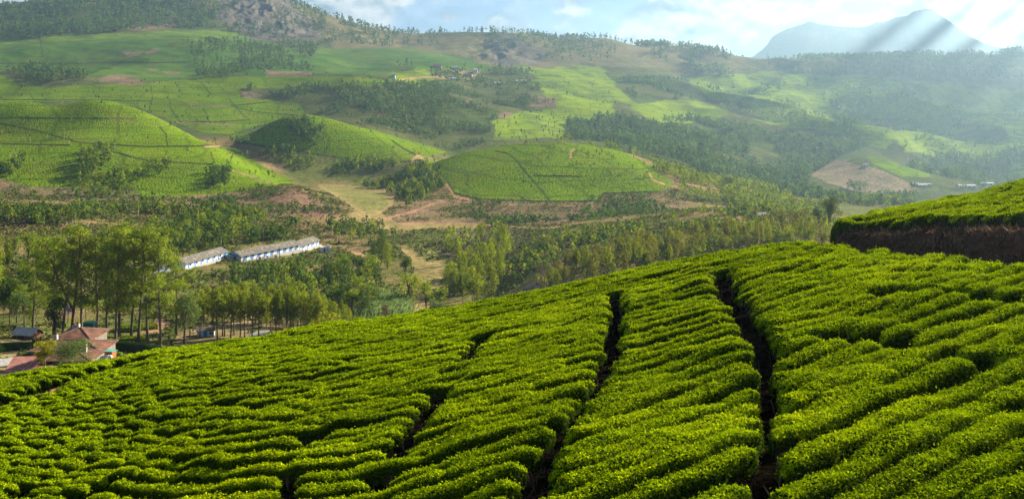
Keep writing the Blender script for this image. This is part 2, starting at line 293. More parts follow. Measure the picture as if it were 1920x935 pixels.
# ------------------------------------------------------------------ mesh + material helpers
def link(o, parent=None):
    COL.objects.link(o)
    if parent is not None: o.parent = parent
    return o
def fast_mesh(name, verts, faces, mats=(), mat_idx=None, smooth=False, fattr=None):
    """verts (n,3); faces: list of int arrays, each (m,3) or (m,4)"""
    me = bpy.data.meshes.new(name)
    faces = [np.asarray(f, np.int32) for f in (faces if isinstance(faces, (list, tuple)) else [faces]) if len(f)]
    nl = sum(f.size for f in faces); nf = sum(len(f) for f in faces)
    me.vertices.add(len(verts)); me.loops.add(nl); me.polygons.add(nf)
    me.vertices.foreach_set('co', np.asarray(verts, np.float32).ravel())
    me.loops.foreach_set('vertex_index', np.concatenate([f.ravel() for f in faces]))
    tot = np.concatenate([np.full(len(f), f.shape[1], np.int32) for f in faces])
    st = np.concatenate([[0], np.cumsum(tot)[:-1]]).astype(np.int32)
    me.polygons.foreach_set('loop_start', st)
    try: me.polygons.foreach_set('loop_total', tot)
    except Exception: pass
    for m in mats: me.materials.append(m)
    if mat_idx is not None: me.polygons.foreach_set('material_index', np.asarray(mat_idx, np.int32))
    sm = np.asarray(smooth) if not isinstance(smooth, bool) else np.full(nf, smooth)
    me.polygons.foreach_set('use_smooth', sm.astype(bool))
    if fattr is not None:
        at = me.attributes.new('rnd', 'FLOAT', 'FACE'); at.data.foreach_set('value', np.asarray(fattr, np.float32))
    me.update(calc_edges=True)
    return me
def new_mat(name):
    m = bpy.data.materials.new(name); m.use_nodes = True
    nt = m.node_tree; nt.nodes.clear()
    return m, nt, nt.nodes, nt.links
def N(nt, kind, **kw):
    n = nt.nodes.new(kind)
    for k, v in kw.items():
        if k.startswith('i_'):
            n.inputs[k[2:].replace('_', ' ')].default_value = v
        else: setattr(n, k, v)
    return n
def mat_plain(name, col, rough=.85, var=.25, scale=3.0, bump=0.0, spec=.3, metal=0, detail=5, col2=None):
    m, nt, nd, lk = new_mat(name)
    out = N(nt, 'ShaderNodeOutputMaterial'); b = N(nt, 'ShaderNodeBsdfPrincipled')
    b.inputs['Roughness'].default_value = rough; b.inputs['Specular IOR Level'].default_value = spec; b.inputs['Metallic'].default_value = metal
    tc = N(nt, 'ShaderNodeTexCoord'); nz = N(nt, 'ShaderNodeTexNoise'); nz.inputs['Scale'].default_value = scale; nz.inputs['Detail'].default_value = detail
    lk.new(tc.outputs['Object'], nz.inputs['Vector'])
    rp = N(nt, 'ShaderNodeValToRGB'); e = rp.color_ramp.elements
    c2 = col2 or tuple(min(1, c*(1+var)) for c in col)
    e[0].position = .32; e[0].color = (*[c*(1-var) for c in col], 1); e[1].position = .68; e[1].color = (*c2, 1)
    lk.new(nz.outputs['Fac'], rp.inputs['Fac']); lk.new(rp.outputs['Color'], b.inputs['Base Color'])
    if bump:
        bp = N(nt, 'ShaderNodeBump'); bp.inputs['Strength'].default_value = bump; bp.inputs['Distance'].default_value = .05
        lk.new(nz.outputs['Fac'], bp.inputs['Height']); lk.new(bp.outputs['Normal'], b.inputs['Normal'])
    lk.new(b.outputs[0], out.inputs[0]); return m
def mat_leaf(name, dark, light, trans=.35, tip=None, objvar=.25, rough=.6, spec=.04):
    """leaf colour picked per leaf from the 'rnd' value stored on each face, slightly different on each plant"""
    m, nt, nd, lk = new_mat(name)
    out = N(nt, 'ShaderNodeOutputMaterial'); b = N(nt, 'ShaderNodeBsdfPrincipled'); tr = N(nt, 'ShaderNodeBsdfTranslucent'); mx = N(nt, 'ShaderNodeMixShader')
    b.inputs['Roughness'].default_value = rough; b.inputs['Specular IOR Level'].default_value = spec
    at = N(nt, 'ShaderNodeAttribute', attribute_name='rnd')
    rp = N(nt, 'ShaderNodeValToRGB'); e = rp.color_ramp.elements
    e[0].position = 0; e[0].color = (*dark, 1); e[1].position = .85 if tip else 1; e[1].color = (*light, 1)
    if tip:
        q = e.new(1.0); q.color = (*tip, 1)
    lk.new(at.outputs['Fac'], rp.inputs['Fac'])
    oi = N(nt, 'ShaderNodeObjectInfo'); mr = N(nt, 'ShaderNodeMapRange'); mr.inputs['To Min'].default_value = 1-objvar; mr.inputs['To Max'].default_value = 1+objvar
    lk.new(oi.outputs['Random'], mr.inputs['Value'])
    hs = N(nt, 'ShaderNodeHueSaturation'); lk.new(rp.outputs['Color'], hs.inputs['Color']); lk.new(mr.outputs['Result'], hs.inputs['Value'])
    mr2 = N(nt, 'ShaderNodeMapRange'); mr2.inputs['To Min'].default_value = .5+objvar*.06; mr2.inputs['To Max'].default_value = .5-objvar*.06
    lk.new(oi.outputs['Random'], mr2.inputs['Value']); lk.new(mr2.outputs['Result'], hs.inputs['Hue'])
    lk.new(hs.outputs['Color'], b.inputs['Base Color']); lk.new(hs.outputs['Color'], tr.inputs['Color'])
    mx.inputs[0].default_value = trans
    lk.new(b.outputs[0], mx.inputs[1]); lk.new(tr.outputs[0], mx.inputs[2]); lk.new(mx.outputs[0], out.inputs[0])
    return m

# ground material: stored land cover colour broken up at many scales
def mat_ground():
    m, nt, nd, lk = new_mat('ground_cover')
    out = N(nt, 'ShaderNodeOutputMaterial'); b = N(nt, 'ShaderNodeBsdfPrincipled'); b.inputs['Roughness'].default_value = 1; b.inputs['Specular IOR Level'].default_value = .0
    at = N(nt, 'ShaderNodeAttribute', attribute_name='cover'); tea_at = N(nt, 'ShaderNodeAttribute', attribute_name='tea')
    tc = N(nt, 'ShaderNodeTexCoord')
    def noise(scale, det=4, rough=.6):
        z = N(nt, 'ShaderNodeTexNoise'); z.inputs['Scale'].default_value = scale; z.inputs['Detail'].default_value = det; z.inputs['Roughness'].default_value = rough
        lk.new(tc.outputs['Object'], z.inputs['Vector']); return z
    za, zb, zc = noise(.35, 5), noise(.045, 4), noise(2.2, 4)
    def rng_(src, lo, hi, a=.3, c=.7):
        r = N(nt, 'ShaderNodeMapRange'); r.inputs['From Min'].default_value = a; r.inputs['From Max'].default_value = c
        r.inputs['To Min'].default_value = lo; r.inputs['To Max'].default_value = hi; lk.new(src, r.inputs['Value']); return r.outputs['Result']
    def mul(a, c):
        k = N(nt, 'ShaderNodeMath', operation='MULTIPLY'); lk.new(a, k.inputs[0]); lk.new(c, k.inputs[1]); return k.outputs[0]
    g = mul(mul(rng_(za.outputs['Fac'], .5, 1.55), rng_(zb.outputs['Fac'], .7, 1.3)), rng_(zc.outputs['Fac'], .6, 1.45))
    # tea: separate round bushes with dark gaps, planted in lines
    vo = N(nt, 'ShaderNodeTexVoronoi'); vo.inputs['Scale'].default_value = .8; lk.new(tc.outputs['Object'], vo.inputs['Vector'])
    vt = rng_(vo.outputs['Distance'], 1.4, .35, .15, .8)
    zl = noise(.02, 3)
    vt = mul(vt, rng_(zl.outputs['Fac'], .82, 1.2))
    mxf = N(nt, 'ShaderNodeMix', data_type='FLOAT'); lk.new(tea_at.outputs['Fac'], mxf.inputs[0]); lk.new(g, mxf.inputs[2]); lk.new(vt, mxf.inputs[3])
    vm = N(nt, 'ShaderNodeVectorMath', operation='SCALE'); lk.new(at.outputs['Color'], vm.inputs[0]); lk.new(mxf.outputs[0], vm.inputs['Scale'])
    hs = N(nt, 'ShaderNodeHueSaturation'); lk.new(vm.outputs[0], hs.inputs['Color']); lk.new(rng_(zb.outputs['Fac'], .515, .485), hs.inputs['Hue'])
    lk.new(hs.outputs[0], b.inputs['Base Color'])
    bp = N(nt, 'ShaderNodeBump'); bp.inputs['Strength'].default_value = .45; bp.inputs['Distance'].default_value = .7
    lk.new(mxf.outputs[0], bp.inputs['Height']); lk.new(bp.outputs['Normal'], b.inputs['Normal'])
    lk.new(b.outputs[0], out.inputs[0]); return m
G_verts = np.stack([XG, YG, ZT], -1).reshape(-1, 3)
idx = np.arange(NR*NC).reshape(NR, NC)
G_faces = np.stack([idx[:-1,:-1], idx[:-1,1:], idx[1:,1:], idx[1:,:-1]], -1).reshape(-1, 4)
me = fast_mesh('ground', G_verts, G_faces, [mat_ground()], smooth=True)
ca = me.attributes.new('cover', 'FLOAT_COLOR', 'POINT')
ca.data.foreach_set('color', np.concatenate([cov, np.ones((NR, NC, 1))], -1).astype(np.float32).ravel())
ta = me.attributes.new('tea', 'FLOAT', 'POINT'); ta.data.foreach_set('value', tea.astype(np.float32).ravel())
gobj = link(bpy.data.objects.new('ground', me)); gobj['kind'] = 'structure'; gobj['label'] = 'rolling tea valley and hillside ground'
# ------------------------------------------------------------------ tea bushes: evenly spaced rows that follow the slope
SL = np.array([(50,900,.09),(50,800,.03),(50,735,-.12),(300,900,.03),(300,800,-.06),(300,700,-.15),(450,900,-.03),(600,900,-.13),(600,800,-.18),(600,680,-.16),(600,620,-.15),
 (900,900,-.30),(900,780,-.29),(900,680,-.24),(900,600,-.2),(1200,900,-.4),(1200,750,-.36),(1200,620,-.28),(1200,540,-.22),(1500,900,-.5),(1500,700,-.4),(1500,560,-.32),(1500,480,-.26),
 (1800,900,-.52),(1800,700,-.42),(1800,560,-.32),(1800,500,-.24),(1700,400,-.27),(1900,370,-.27),(1600,420,-.22),(2050,380,-.27),(-150,850,.1),(2050,700,-.45),(1600,1000,-.55),(800,1000,-.28),(300,1000,.05)])
BANK_LO = ([1555,1620,1700,1800,1920,2300,2500],[60.5,56.5,52,48.5,45,40,37.5])
BANK_HI = ([1555,1568,1620,1700,1800,1920,2300,2500],[67.2,67.2,64.2,60.2,57.2,54.2,49.5,46.5])
CREST = ([-300,0,300,600,900,1200,1350,1500,1556],[85,88,94,97,95,90,87,82,66])
GAPS = [  # walking paths between the blocks of rows (picture traced, then laid on the slope), half width in metres
 ([(690,950),(735,870),(770,820),(830,745),(872,680),(905,635)],.115),
 ([(1000,960),(1030,880),(1080,790),(1130,725),(1146,665),(1158,600),(1150,560)],.145),
 ([(1430,980),(1436,880),(1440,740),(1436,680),(1405,610),(1365,560),(1352,515)],.17),
 ([(525,960),(560,880),(592,815),(640,750)],.05),
]
def pix(X, Y, dz=0.55):
    return CX+F*X/Y, HY-F*(ground(X, Y)+dz)/Y
_gap3 = []
for line, hw in GAPS:
    pts = []
    for a, b in zip(line[:-1], line[1:]):
        for t in np.linspace(0, 1, 40, endpoint=False):
            x, y, z = spot(a[0]+(b[0]-a[0])*t, a[1]+(b[1]-a[1])*t+10, 16, 110); pts.append((x, y))
    _gap3.append((np.array(pts), hw))
def gapdist(X, Y):
    d = 9.0
    for pts, hw in _gap3:
        q = np.sqrt(((pts-np.array([X, Y]))**2).sum(1)).min()-hw*(.75+Y/95)-.0
        d = min(d, q)
    return d
_pathpts = np.array([spot(px, row+16, 40, 104)[:2] for a, b in zip(PATH_FAR[:-1], PATH_FAR[1:]) for px, row in [(a[0]+(b[0]-a[0])*t, a[1]+(b[1]-a[1])*t) for t in np.linspace(0,1,10,endpoint=False)]])
def inside(X, Y):
    if Y < 13: return False
    p = X/Y*F+CX
    if p < -200 or p > 2330: return False
    if p > 1556:
        lo, hi = np.interp(p, *BANK_LO), np.interp(p, *BANK_HI)
        if lo < Y < hi: return False
        return Y < np.interp(p, [1556,1600,1700,1920,2300], [76,80,84,93,96])
    if Y > np.interp(p, *CREST): return False
    if p < 360 and np.sqrt(((_pathpts-np.array([X, Y]))**2).sum(1)).min() < .85: return False
    return True
def heading(X, Y):
    u = X/Y; z = float(ground(X, Y)); e = 1.2
    hx = float(ground(X+e, Y)-ground(X-e, Y))/(2*e); hy = float(ground(X, Y+e)-ground(X, Y-e))/(2*e)
    px, row = CX+F*u, HY-F*(z+.6)/Y
    w_ = 1/(((SL[:,0]-px)/1.6)**2+(SL[:,1]-row)**2+900)**1.5
    m_ = (SL[:,2]*w_).sum()/w_.sum()
    m_ += .03*(vnoise(X/9, Y/9, 5)-.5)
    v = -z/Y
    d = np.array([hy+v-m_*u, -(hx+m_)]); n = np.hypot(*d)
    if n < 1e-6: return np.array([1., 0])
    d /= n
    return d if d[0] > 0 else -d
HG = {}
GS = 1.2
def _near(x, y, r, own=None, skip=0):
    i, j = int(math.floor(x/GS)), int(math.floor(y/GS)); best = 9
    for a in (-1, 0, 1):
        for b_ in (-1, 0, 1):
            for (qx, qy, s_, k_) in HG.get((i+a, j+b_), ()):
                if s_ == own and abs(k_-skip) < 14: continue
                d = math.hypot(qx-x, qy-y)
                if d < best: best = d
    return best
def sep(x, y): return float(np.interp(x/y, [-.42,-.22,0,.2], [.86,.90,.98,1.12]))
ROWS = []
STEP = .33
def trace(x0, y0, sid):
    pts = {}
    for sgn in (1, -1):
        x, y = x0, y0; d0 = None
        for k in range(1, 700):
            d = heading(x, y)*sgn
            xm, ym = x+d[0]*STEP*.5, y+d[1]*STEP*.5
            d = heading(xm, ym)*sgn
            x += d[0]*STEP; y += d[1]*STEP
            if not inside(x, y): break
            if _near(x, y, 0, None) < sep(x, y)*.74: break
            pts[k*sgn] = (x, y)
    pts[0] = (x0, y0)
    return [pts[k] for k in sorted(pts)]
def commit(row):
    s_ = len(ROWS); ROWS.append(row)
    for k, (x, y) in enumerate(row):
        HG.setdefault((int(math.floor(x/GS)), int(math.floor(y/GS))), []).append((x, y, s_, k))
def grow(seeds):
    queue = list(seeds)
    while queue:
        x, y = queue.pop(0)
        if not inside(x, y) or _near(x, y, 0) < sep(x, y)*.97: continue
        row = trace(x, y, len(ROWS))
        if len(row) < 4: continue
        commit(row)
        for k in range(0, len(row), 5):
            a = row[max(0, k-1)]; b_ = row[min(len(row)-1, k+1)]
            dx, dy = b_[0]-a[0], b_[1]-a[1]; n = math.hypot(dx, dy) or 1
            s_ = sep(*row[k])
            for sg in (1, -1):
                queue.append((row[k][0]-dy/n*s_*sg, row[k][1]+dx/n*s_*sg))
grow([(0.0, 40.0)])
_s = np.random.default_rng(3)
_sd = []
for _ in range(3400):
    y = _s.uniform(14, 98); p = _s.uniform(-190, 2320); _sd.append(((p-CX)/F*y, y))
grow(_sd)
print('tea rows', len(ROWS))

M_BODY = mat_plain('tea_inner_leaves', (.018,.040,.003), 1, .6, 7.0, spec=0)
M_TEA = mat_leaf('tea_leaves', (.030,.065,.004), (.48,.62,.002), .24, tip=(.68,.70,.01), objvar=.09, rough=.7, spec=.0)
M_STEM = mat_plain('tea_stem_bark', (.07,.05,.035), .9, .3, 9)

def build_bush(row, Rn, j0_=1., j1_=1.):
    """one clipped tea hedge piece along a row -> (verts, tris, quads, mat index, rnd)"""
    P_ = np.array(row); n = len(P_)
    L_ = np.concatenate([[0], np.cumsum(np.hypot(*np.diff(P_, axis=0).T))])
    T = np.gradient(P_, axis=0); T /= np.maximum(1e-6, np.hypot(T[:,0], T[:,1]))[:, None]
    Nn = np.stack([-T[:,1], T[:,0]], 1)
    tot = L_[-1]; Ym = P_[:,1].mean()
    fr = np.minimum(L_, tot-L_)/.55
    def capw(d, keep): return keep+(1-keep)*np.sqrt(np.clip(1-(1-np.clip(d, 0, 1))**2, 0, 1))
    endw = capw(L_/.45, j0_)*capw((tot-L_)/.45, j1_)
    nz1 = vnoise(P_[:,0]*1.1, P_[:,1]*1.1, 61); nz2 = vnoise(P_[:,0]*.35+9, P_[:,1]*.35, 62)
    Sp = np.interp(P_[:,0]/P_[:,1], [-.42,-.22,0,.2], [.86,.90,.98,1.12])
    W = Sp*(.33+.22*(nz1-.5)+.13*(nz2-.5))*endw+.03
    H = (.40+.15*Sp+.22*(nz2-.5)+.22*(vnoise(P_[:,0]*.9+40, P_[:,1]*.9, 63)-.5))*(.6+.4*endw)
    shift = (vnoise(P_[:,0]*.7, P_[:,1]*.7+30, 64)-.5)*.22
    ang = np.linspace(-math.pi/2, math.pi/2, 11)
    ca, sa = np.sin(ang), np.cos(ang)
    sx = np.sign(ca)*np.abs(ca)**.62; sz = np.abs(sa)**.46
    base = ground(P_[:,0], P_[:,1])
    Cx = P_[:,0][:,None]+Nn[:,0][:,None]*(shift[:,None]+W[:,None]*sx)
    Cy = P_[:,1][:,None]+Nn[:,1][:,None]*(shift[:,None]+W[:,None]*sx)
    gz = base[:,None]*.35 + ground(Cx, Cy)*.65
    Cz = gz + H[:,None]*sz*1.0 - .04
    # lumps
    q = (fbm(Cx*2.6, Cy*2.6+Cz*1.5, 2, 65))*.07
    Cz = Cz+q*np.clip(sz, .2, 1)
    V = np.stack([Cx, Cy, Cz], -1)
    m = len(ang); id_ = np.arange(n*m).reshape(n, m)
    qd = np.stack([id_[:-1,:-1], id_[1:,:-1], id_[1:,1:], id_[:-1,1:]], -1).reshape(-1, 4)
    # leaves on the shell
    size = float(np.clip(.046+(Ym-20)*.0007, .045, .095))
    cover = 1.65 if Ym < 60 else 1.2
    per = float(2.35*.62*2)
    nleaf = int(tot*1.6*cover/(size*size*.55)); nleaf = max(nleaf, 12)
    s_ = Rn.uniform(0, n-1.001, nleaf); a_ = Rn.beta(1.15, 1.15, nleaf)*(m-1.001)
    i = s_.astype(int); j = a_.astype(int); fi = (s_-i)[:,None]; fj = (a_-j)[:,None]
    p00, p10, p01, p11 = V[i,j], V[i+1,j], V[i,j+1], V[i+1,j+1]
    Pt = (p00*(1-fi)+p10*fi)*(1-fj)+(p01*(1-fi)+p11*fi)*fj
    Nv = np.cross(p10-p00, p01-p00); Nv /= np.maximum(1e-9, np.linalg.norm(Nv, axis=1))[:,None]
    Nv = np.where((Nv[:,2:3] < 0), -Nv, Nv)
    Pt = Pt + Nv*(Rn.exponential(.022, nleaf)-.01)[:,None]*(size/.06)**.5
    # leaf axis: up and outward, blade folded
    Bn = Nv+Rn.normal(0, .42, (nleaf,3)); Bn /= np.linalg.norm(Bn, axis=1)[:,None]
    A = np.cross(Bn, Rn.normal(0, 1, (nleaf,3)))+Nv*.25; A /= np.maximum(1e-9, np.linalg.norm(A, axis=1))[:,None]
    B = np.cross(A, Bn); B /= np.maximum(1e-9, np.linalg.norm(B, axis=1))[:,None]
    sc = size*Rn.uniform(.7, 1.35, nleaf)[:,None]
    l0 = Pt-A*sc*.3; l1 = Pt+B*sc*.34+A*sc*.25; l2 = Pt+A*sc*.95; l3 = Pt-B*sc*.34+A*sc*.25
    LV = np.stack([l0,l1,l2,l3], 1).reshape(-1, 3)
    LQ = np.arange(nleaf*4).reshape(-1, 4)+n*m
    patch = vnoise(Pt[:,0]*.5, Pt[:,1]*.5, 66)*.5+vnoise(Pt[:,0]*2.1, Pt[:,1]*2.1, 67)*.5
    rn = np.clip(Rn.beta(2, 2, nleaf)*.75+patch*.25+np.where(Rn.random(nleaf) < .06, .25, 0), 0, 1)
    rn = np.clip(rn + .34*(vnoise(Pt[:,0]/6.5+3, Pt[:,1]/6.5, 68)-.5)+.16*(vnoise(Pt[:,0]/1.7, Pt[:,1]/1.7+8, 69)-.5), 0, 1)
    # fresh flush on the plucked table; flanks darkened as old leaves and painted shade
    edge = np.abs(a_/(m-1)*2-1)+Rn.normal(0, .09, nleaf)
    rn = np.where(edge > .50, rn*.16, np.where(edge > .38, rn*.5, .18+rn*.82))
    verts = np.concatenate([V.reshape(-1,3), LV]); quads = np.concatenate([qd, LQ])
    mi = np.concatenate([np.zeros(len(qd), int), np.ones(nleaf, int)])
    return verts, quads, mi, np.concatenate([np.zeros(len(qd)), rn])
# cut the rows at the paths and into bushes
Rb = np.random.default_rng(11)
BUSH = []; JOIN = []
for row in ROWS:
    runs, cur = [], []
    for (x, y) in row:
        if gapdist(x, y) < 0:
            if len(cur) >= 3: runs.append(cur)
            cur = []
        else: cur.append((x, y))
    if len(cur) >= 3: runs.append(cur)
    for run in runs:
        k = 0
        while k < len(run)-2:
            x, y = run[k]; p = x/y*F+CX
            longr = np.clip((p-200)/900, 0, 1)
            ln = Rb.uniform(1.1+2.4*longr, 2.1+5.8*longr)
            st_ = int(ln/STEP); seg = run[k:k+st_+1]
            rest = len(run)-(k+st_)
            if rest < 5: seg = run[k:]; st_ = len(run)
            jk = .82 if longr > .5 else .28+.6*longr
            if len(seg) >= 4 and (longr > .6 or Rb.random() > .012): BUSH.append(seg); JOIN.append((0 if k == 0 else jk, 0 if st_ >= len(run) or k+st_ >= len(run)-1 else jk))
            k += st_
size_px = []
for s_ in BUSH:
    a = np.array(s_); Ym = a[:,1].mean(); ln = (len(s_)-1)*STEP
    pm = a[:,0].mean()/Ym*F+CX; zz = HY-F*float(ground(a[:,0].mean(), Ym))/Ym
    inside_f = (-30 < pm < 1950) and zz < 985
    size_px.append((ln*F/Ym)*(1.2*F/Ym)*(1 if inside_f else .0))
order = np.argsort(-np.array(size_px))
print('tea bushes', len(BUSH), [round(size_px[order[i]]) for i in (0,100,299)])
IND = set(order[:290].tolist())
GA = [g[0] for g in _gap3]
def tea_label(pm, row, Ym, ln, up):
    blk = ('on the hillside above the cut bank' if up else
           'right of the widest dark path' if pm > 1445-(row-600)*.0 and row > 560 else
           'between the two wide dark paths' if pm > 1110 else
           'left of the middle path' if pm > 760 else 'on the left hand slope')
    kind = 'long' if ln > 5 else 'medium' if ln > 2.8 else 'short rounded'
    return f'{kind} clipped tea bush {blk}', blk
MV, MQ, MM, MR, off = [], [], [], [], 0
tea_recs = []
for k, s_ in enumerate(BUSH):
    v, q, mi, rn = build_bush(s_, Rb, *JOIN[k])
    if k in IND:
        o_ = v[:, :].mean(0); o_[2] = v[:,2].min()
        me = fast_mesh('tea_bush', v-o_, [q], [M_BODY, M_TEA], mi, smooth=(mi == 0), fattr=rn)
        ob = link(bpy.data.objects.new('tea_bush', me)); ob.location = o_
        a = np.array(s_); Ym = a[:,1].mean(); pm = a[:,0].mean()/Ym*F+CX; row = HY-F*(o_[2]+.5)/Ym
        up = pm > 1556 and Ym > np.interp(pm, *BANK_HI)-.5
        tea_recs.append((ob, pm, row, (len(s_)-1)*STEP, up, Ym))
    else:
        MV.append(v); MQ.append(q+off); MM.append(mi); MR.append(rn); off += len(v)
for ob, pm, row, ln, up, Ym in tea_recs:
    lab, blk = tea_label(pm, row, Ym, ln, up)
    ob['label'] = lab; ob['category'] = 'tea bush'; ob['group'] = 'tea bushes '+blk
mi = np.concatenate(MM)
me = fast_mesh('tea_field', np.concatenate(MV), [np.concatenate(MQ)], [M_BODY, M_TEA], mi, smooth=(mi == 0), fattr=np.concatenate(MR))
tf = link(bpy.data.objects.new('tea_field', me)); tf['kind'] = 'stuff'; tf['label'] = 'bright green clipped tea rows covering the near hillside'
print('tea verts', len(me.vertices)); del MV, MQ, MM, MR
# ------------------------------------------------------------------ trees
def unit(v): return v/np.maximum(1e-9, np.linalg.norm(v, axis=-1, keepdims=True))
def cards(C, size, Rn, nb=None, aspect=.6):
    """leaf sprays: one small folded-out quad per centre"""
    n = len(C); size = np.broadcast_to(size, (n,))[:,None]
    nn = unit((nb if nb is not None else 0)*1.0+Rn.normal(0, .7, (n,3)))
    A = unit(np.cross(nn, Rn.normal(0,1,(n,3)))); B = np.cross(A, nn)
    V = np.stack([C-A*size*.5, C+B*size*aspect*.5, C+A*size*.5, C-B*size*aspect*.5], 1).reshape(-1,3)
    return V, np.arange(n*4).reshape(-1,4)
def tube(pts, rad, sides=6):
    pts = np.asarray(pts, float); n = len(pts); rad = np.broadcast_to(rad, (n,))
    T = unit(np.gradient(pts, axis=0)); ref = np.array([.13,.97,.05]) if abs(T[0][2]) > .6 else np.array([0,0,1.])
    U = unit(np.cross(T, ref)); W = np.cross(T, U)
    a = np.arange(sides)/sides*2*math.pi
    V = (pts[:,None]+rad[:,None,None]*(U[:,None]*np.cos(a)[None,:,None]+W[:,None]*np.sin(a)[None,:,None])).reshape(-1,3)
    i = np.arange(n*sides).reshape(n, sides); j = np.roll(i, -1, 1)
    return V, np.stack([i[:-1], j[:-1], j[1:], i[1:]], -1).reshape(-1,4)
class Bag:
    def __init__(s): s.v=[]; s.q=[]; s.m=[]; s.r=[]; s.sm=[]; s.n=0
    def add(s, V, Q, m=0, r=.5, sm=False):
        s.v.append(V); s.q.append(np.asarray(Q)+s.n); s.m.append(np.full(len(Q), m)); s.r.append(np.broadcast_to(r, (len(Q),))); s.sm.append(np.full(len(Q), sm)); s.n += len(V)
    def mesh(s, name, mats):
        return fast_mesh(name, np.concatenate(s.v), [np.concatenate(s.q)], mats, np.concatenate(s.m), smooth=np.concatenate(s.sm), fattr=np.concatenate(s.r))
M_BARK = mat_plain('bark_grey_brown', (.13,.095,.065), .9, .35, 4, .4)
M_BARKP = mat_plain('bark_pale', (.34,.29,.22), .9, .3, 4, .3)
M_BARKR = mat_plain('bark_red_brown', (.16,.075,.04), .9, .35, 3, .4)
M_EUC = mat_leaf('eucalyptus_leaves', (.09,.13,.006), (.33,.38,.010), .5, tip=(.42,.30,.03), objvar=.2)
M_EUCT = mat_leaf('eucalyptus_leaves_tan_tips', (.09,.11,.015), (.30,.28,.025), .45, tip=(.45,.27,.05), objvar=.2)
M_TALL = mat_leaf('silver_oak_leaves', (.10,.15,.010), (.34,.41,.022), .5, tip=(.45,.46,.03), objvar=.13)
M_ROUND = mat_leaf('broadleaf_leaves', (.035,.065,.010), (.13,.20,.018), .42, tip=(.22,.29,.02), objvar=.25)
M_DARK = mat_leaf('dark_mango_leaves', (.012,.03,.006), (.04,.075,.012), .2, objvar=.15)
M_FAR = mat_leaf('hill_forest_leaves', (.035,.075,.018), (.12,.19,.032), .4, tip=(.22,.26,.05), objvar=.05)
M_PALE = mat_leaf('pale_feathery_leaves', (.10,.15,.03), (.22,.30,.07), .35, objvar=.1)
M_YEL = mat_leaf('yellow_flowering_leaves', (.16,.18,.005), (.44,.42,.01), .45, tip=(.6,.5,.02), objvar=.1)
M_PURP = mat_leaf('purple_blossom', (.16,.12,.30), (.36,.28,.55), .3, objvar=.1)
M_BAMB = mat_leaf('reed_leaves', (.13,.19,.05), (.28,.38,.11), .35, objvar=.1)
M_DRYB = mat_leaf('dry_brown_leaves', (.08,.05,.02), (.20,.13,.07), .25, objvar=.2)

def crown_points(clumps, n, Rn, shell=.72):
    """clumps: list of (x,y,z, rx, rz); points mostly on the shells"""
    c = np.array(clumps); w_ = (c[:,3]**2); w_ /= w_.sum()
    k = Rn.choice(len(c), n, p=w_); d = unit(Rn.normal(0,1,(n,3)))
    r = np.where(Rn.random(n) < shell, Rn.uniform(.82,1.08,n), Rn.uniform(.2,.85,n))
    P_ = c[k,:3]+d*np.stack([c[k,3],c[k,3],c[k,4]],-1)*r[:,None]
    return P_, d, k
def tree_euc(Rn, h=10., lean=.02, n=900, leaf=.42, mat=None, crown0=.30, fat=.21, pointed=True):
    """narrow plantation tree: bare stem, feathery egg shaped crown in clumps"""
    t = Bag(); top = np.array([Rn.normal(0,lean)*h, Rn.normal(0,lean)*h, h])
    zs = np.linspace(0,1,9); st_ = top*zs[:,None]+np.stack([np.sin(zs*5)*.12, np.cos(zs*4)*.12-.12, zs*0],-1)
    V,Q = tube(st_, np.interp(zs,[0,.05,1],[h*.020,h*.014,h*.003])); t.add(V,Q,0,.5,True)
    cl = []; R = h*fat*Rn.uniform(.85,1.15); nc = Rn.integers(11,17)
    for i in range(nc):
        f = (i+.5)/nc; z = crown0+(1-crown0)*f*.93
        env = (math.sin(min(1,f*1.55+.12)*math.pi*.5) if f < .45 else max(.12,(1-((f-.45)/.6)**1.6)))
        a = i*2.4+Rn.uniform(-.5,.5); rr = R*env*Rn.uniform(.3,.75)
        cx, cy = math.cos(a)*rr+top[0]*z, math.sin(a)*rr+top[1]*z
        cr = R*Rn.uniform(.36,.62)*(.55+.45*env)
        cl.append((cx,cy,z*h,cr,cr*Rn.uniform(.95,1.5)))
        if i%2==0:
            V,Q = tube([st_[min(8,int(z*8))], (cx,cy,z*h)], [h*.005,h*.002],4); t.add(V,Q,0,.5)
    P_,d,k = crown_points(cl,n,Rn)
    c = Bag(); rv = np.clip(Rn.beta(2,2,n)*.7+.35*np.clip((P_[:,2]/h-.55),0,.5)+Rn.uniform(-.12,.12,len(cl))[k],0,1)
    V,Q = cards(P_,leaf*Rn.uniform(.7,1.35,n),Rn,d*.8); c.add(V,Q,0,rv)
    return t.mesh('trunk',[M_BARK]), c.mesh('crown',[mat or M_EUC]), h
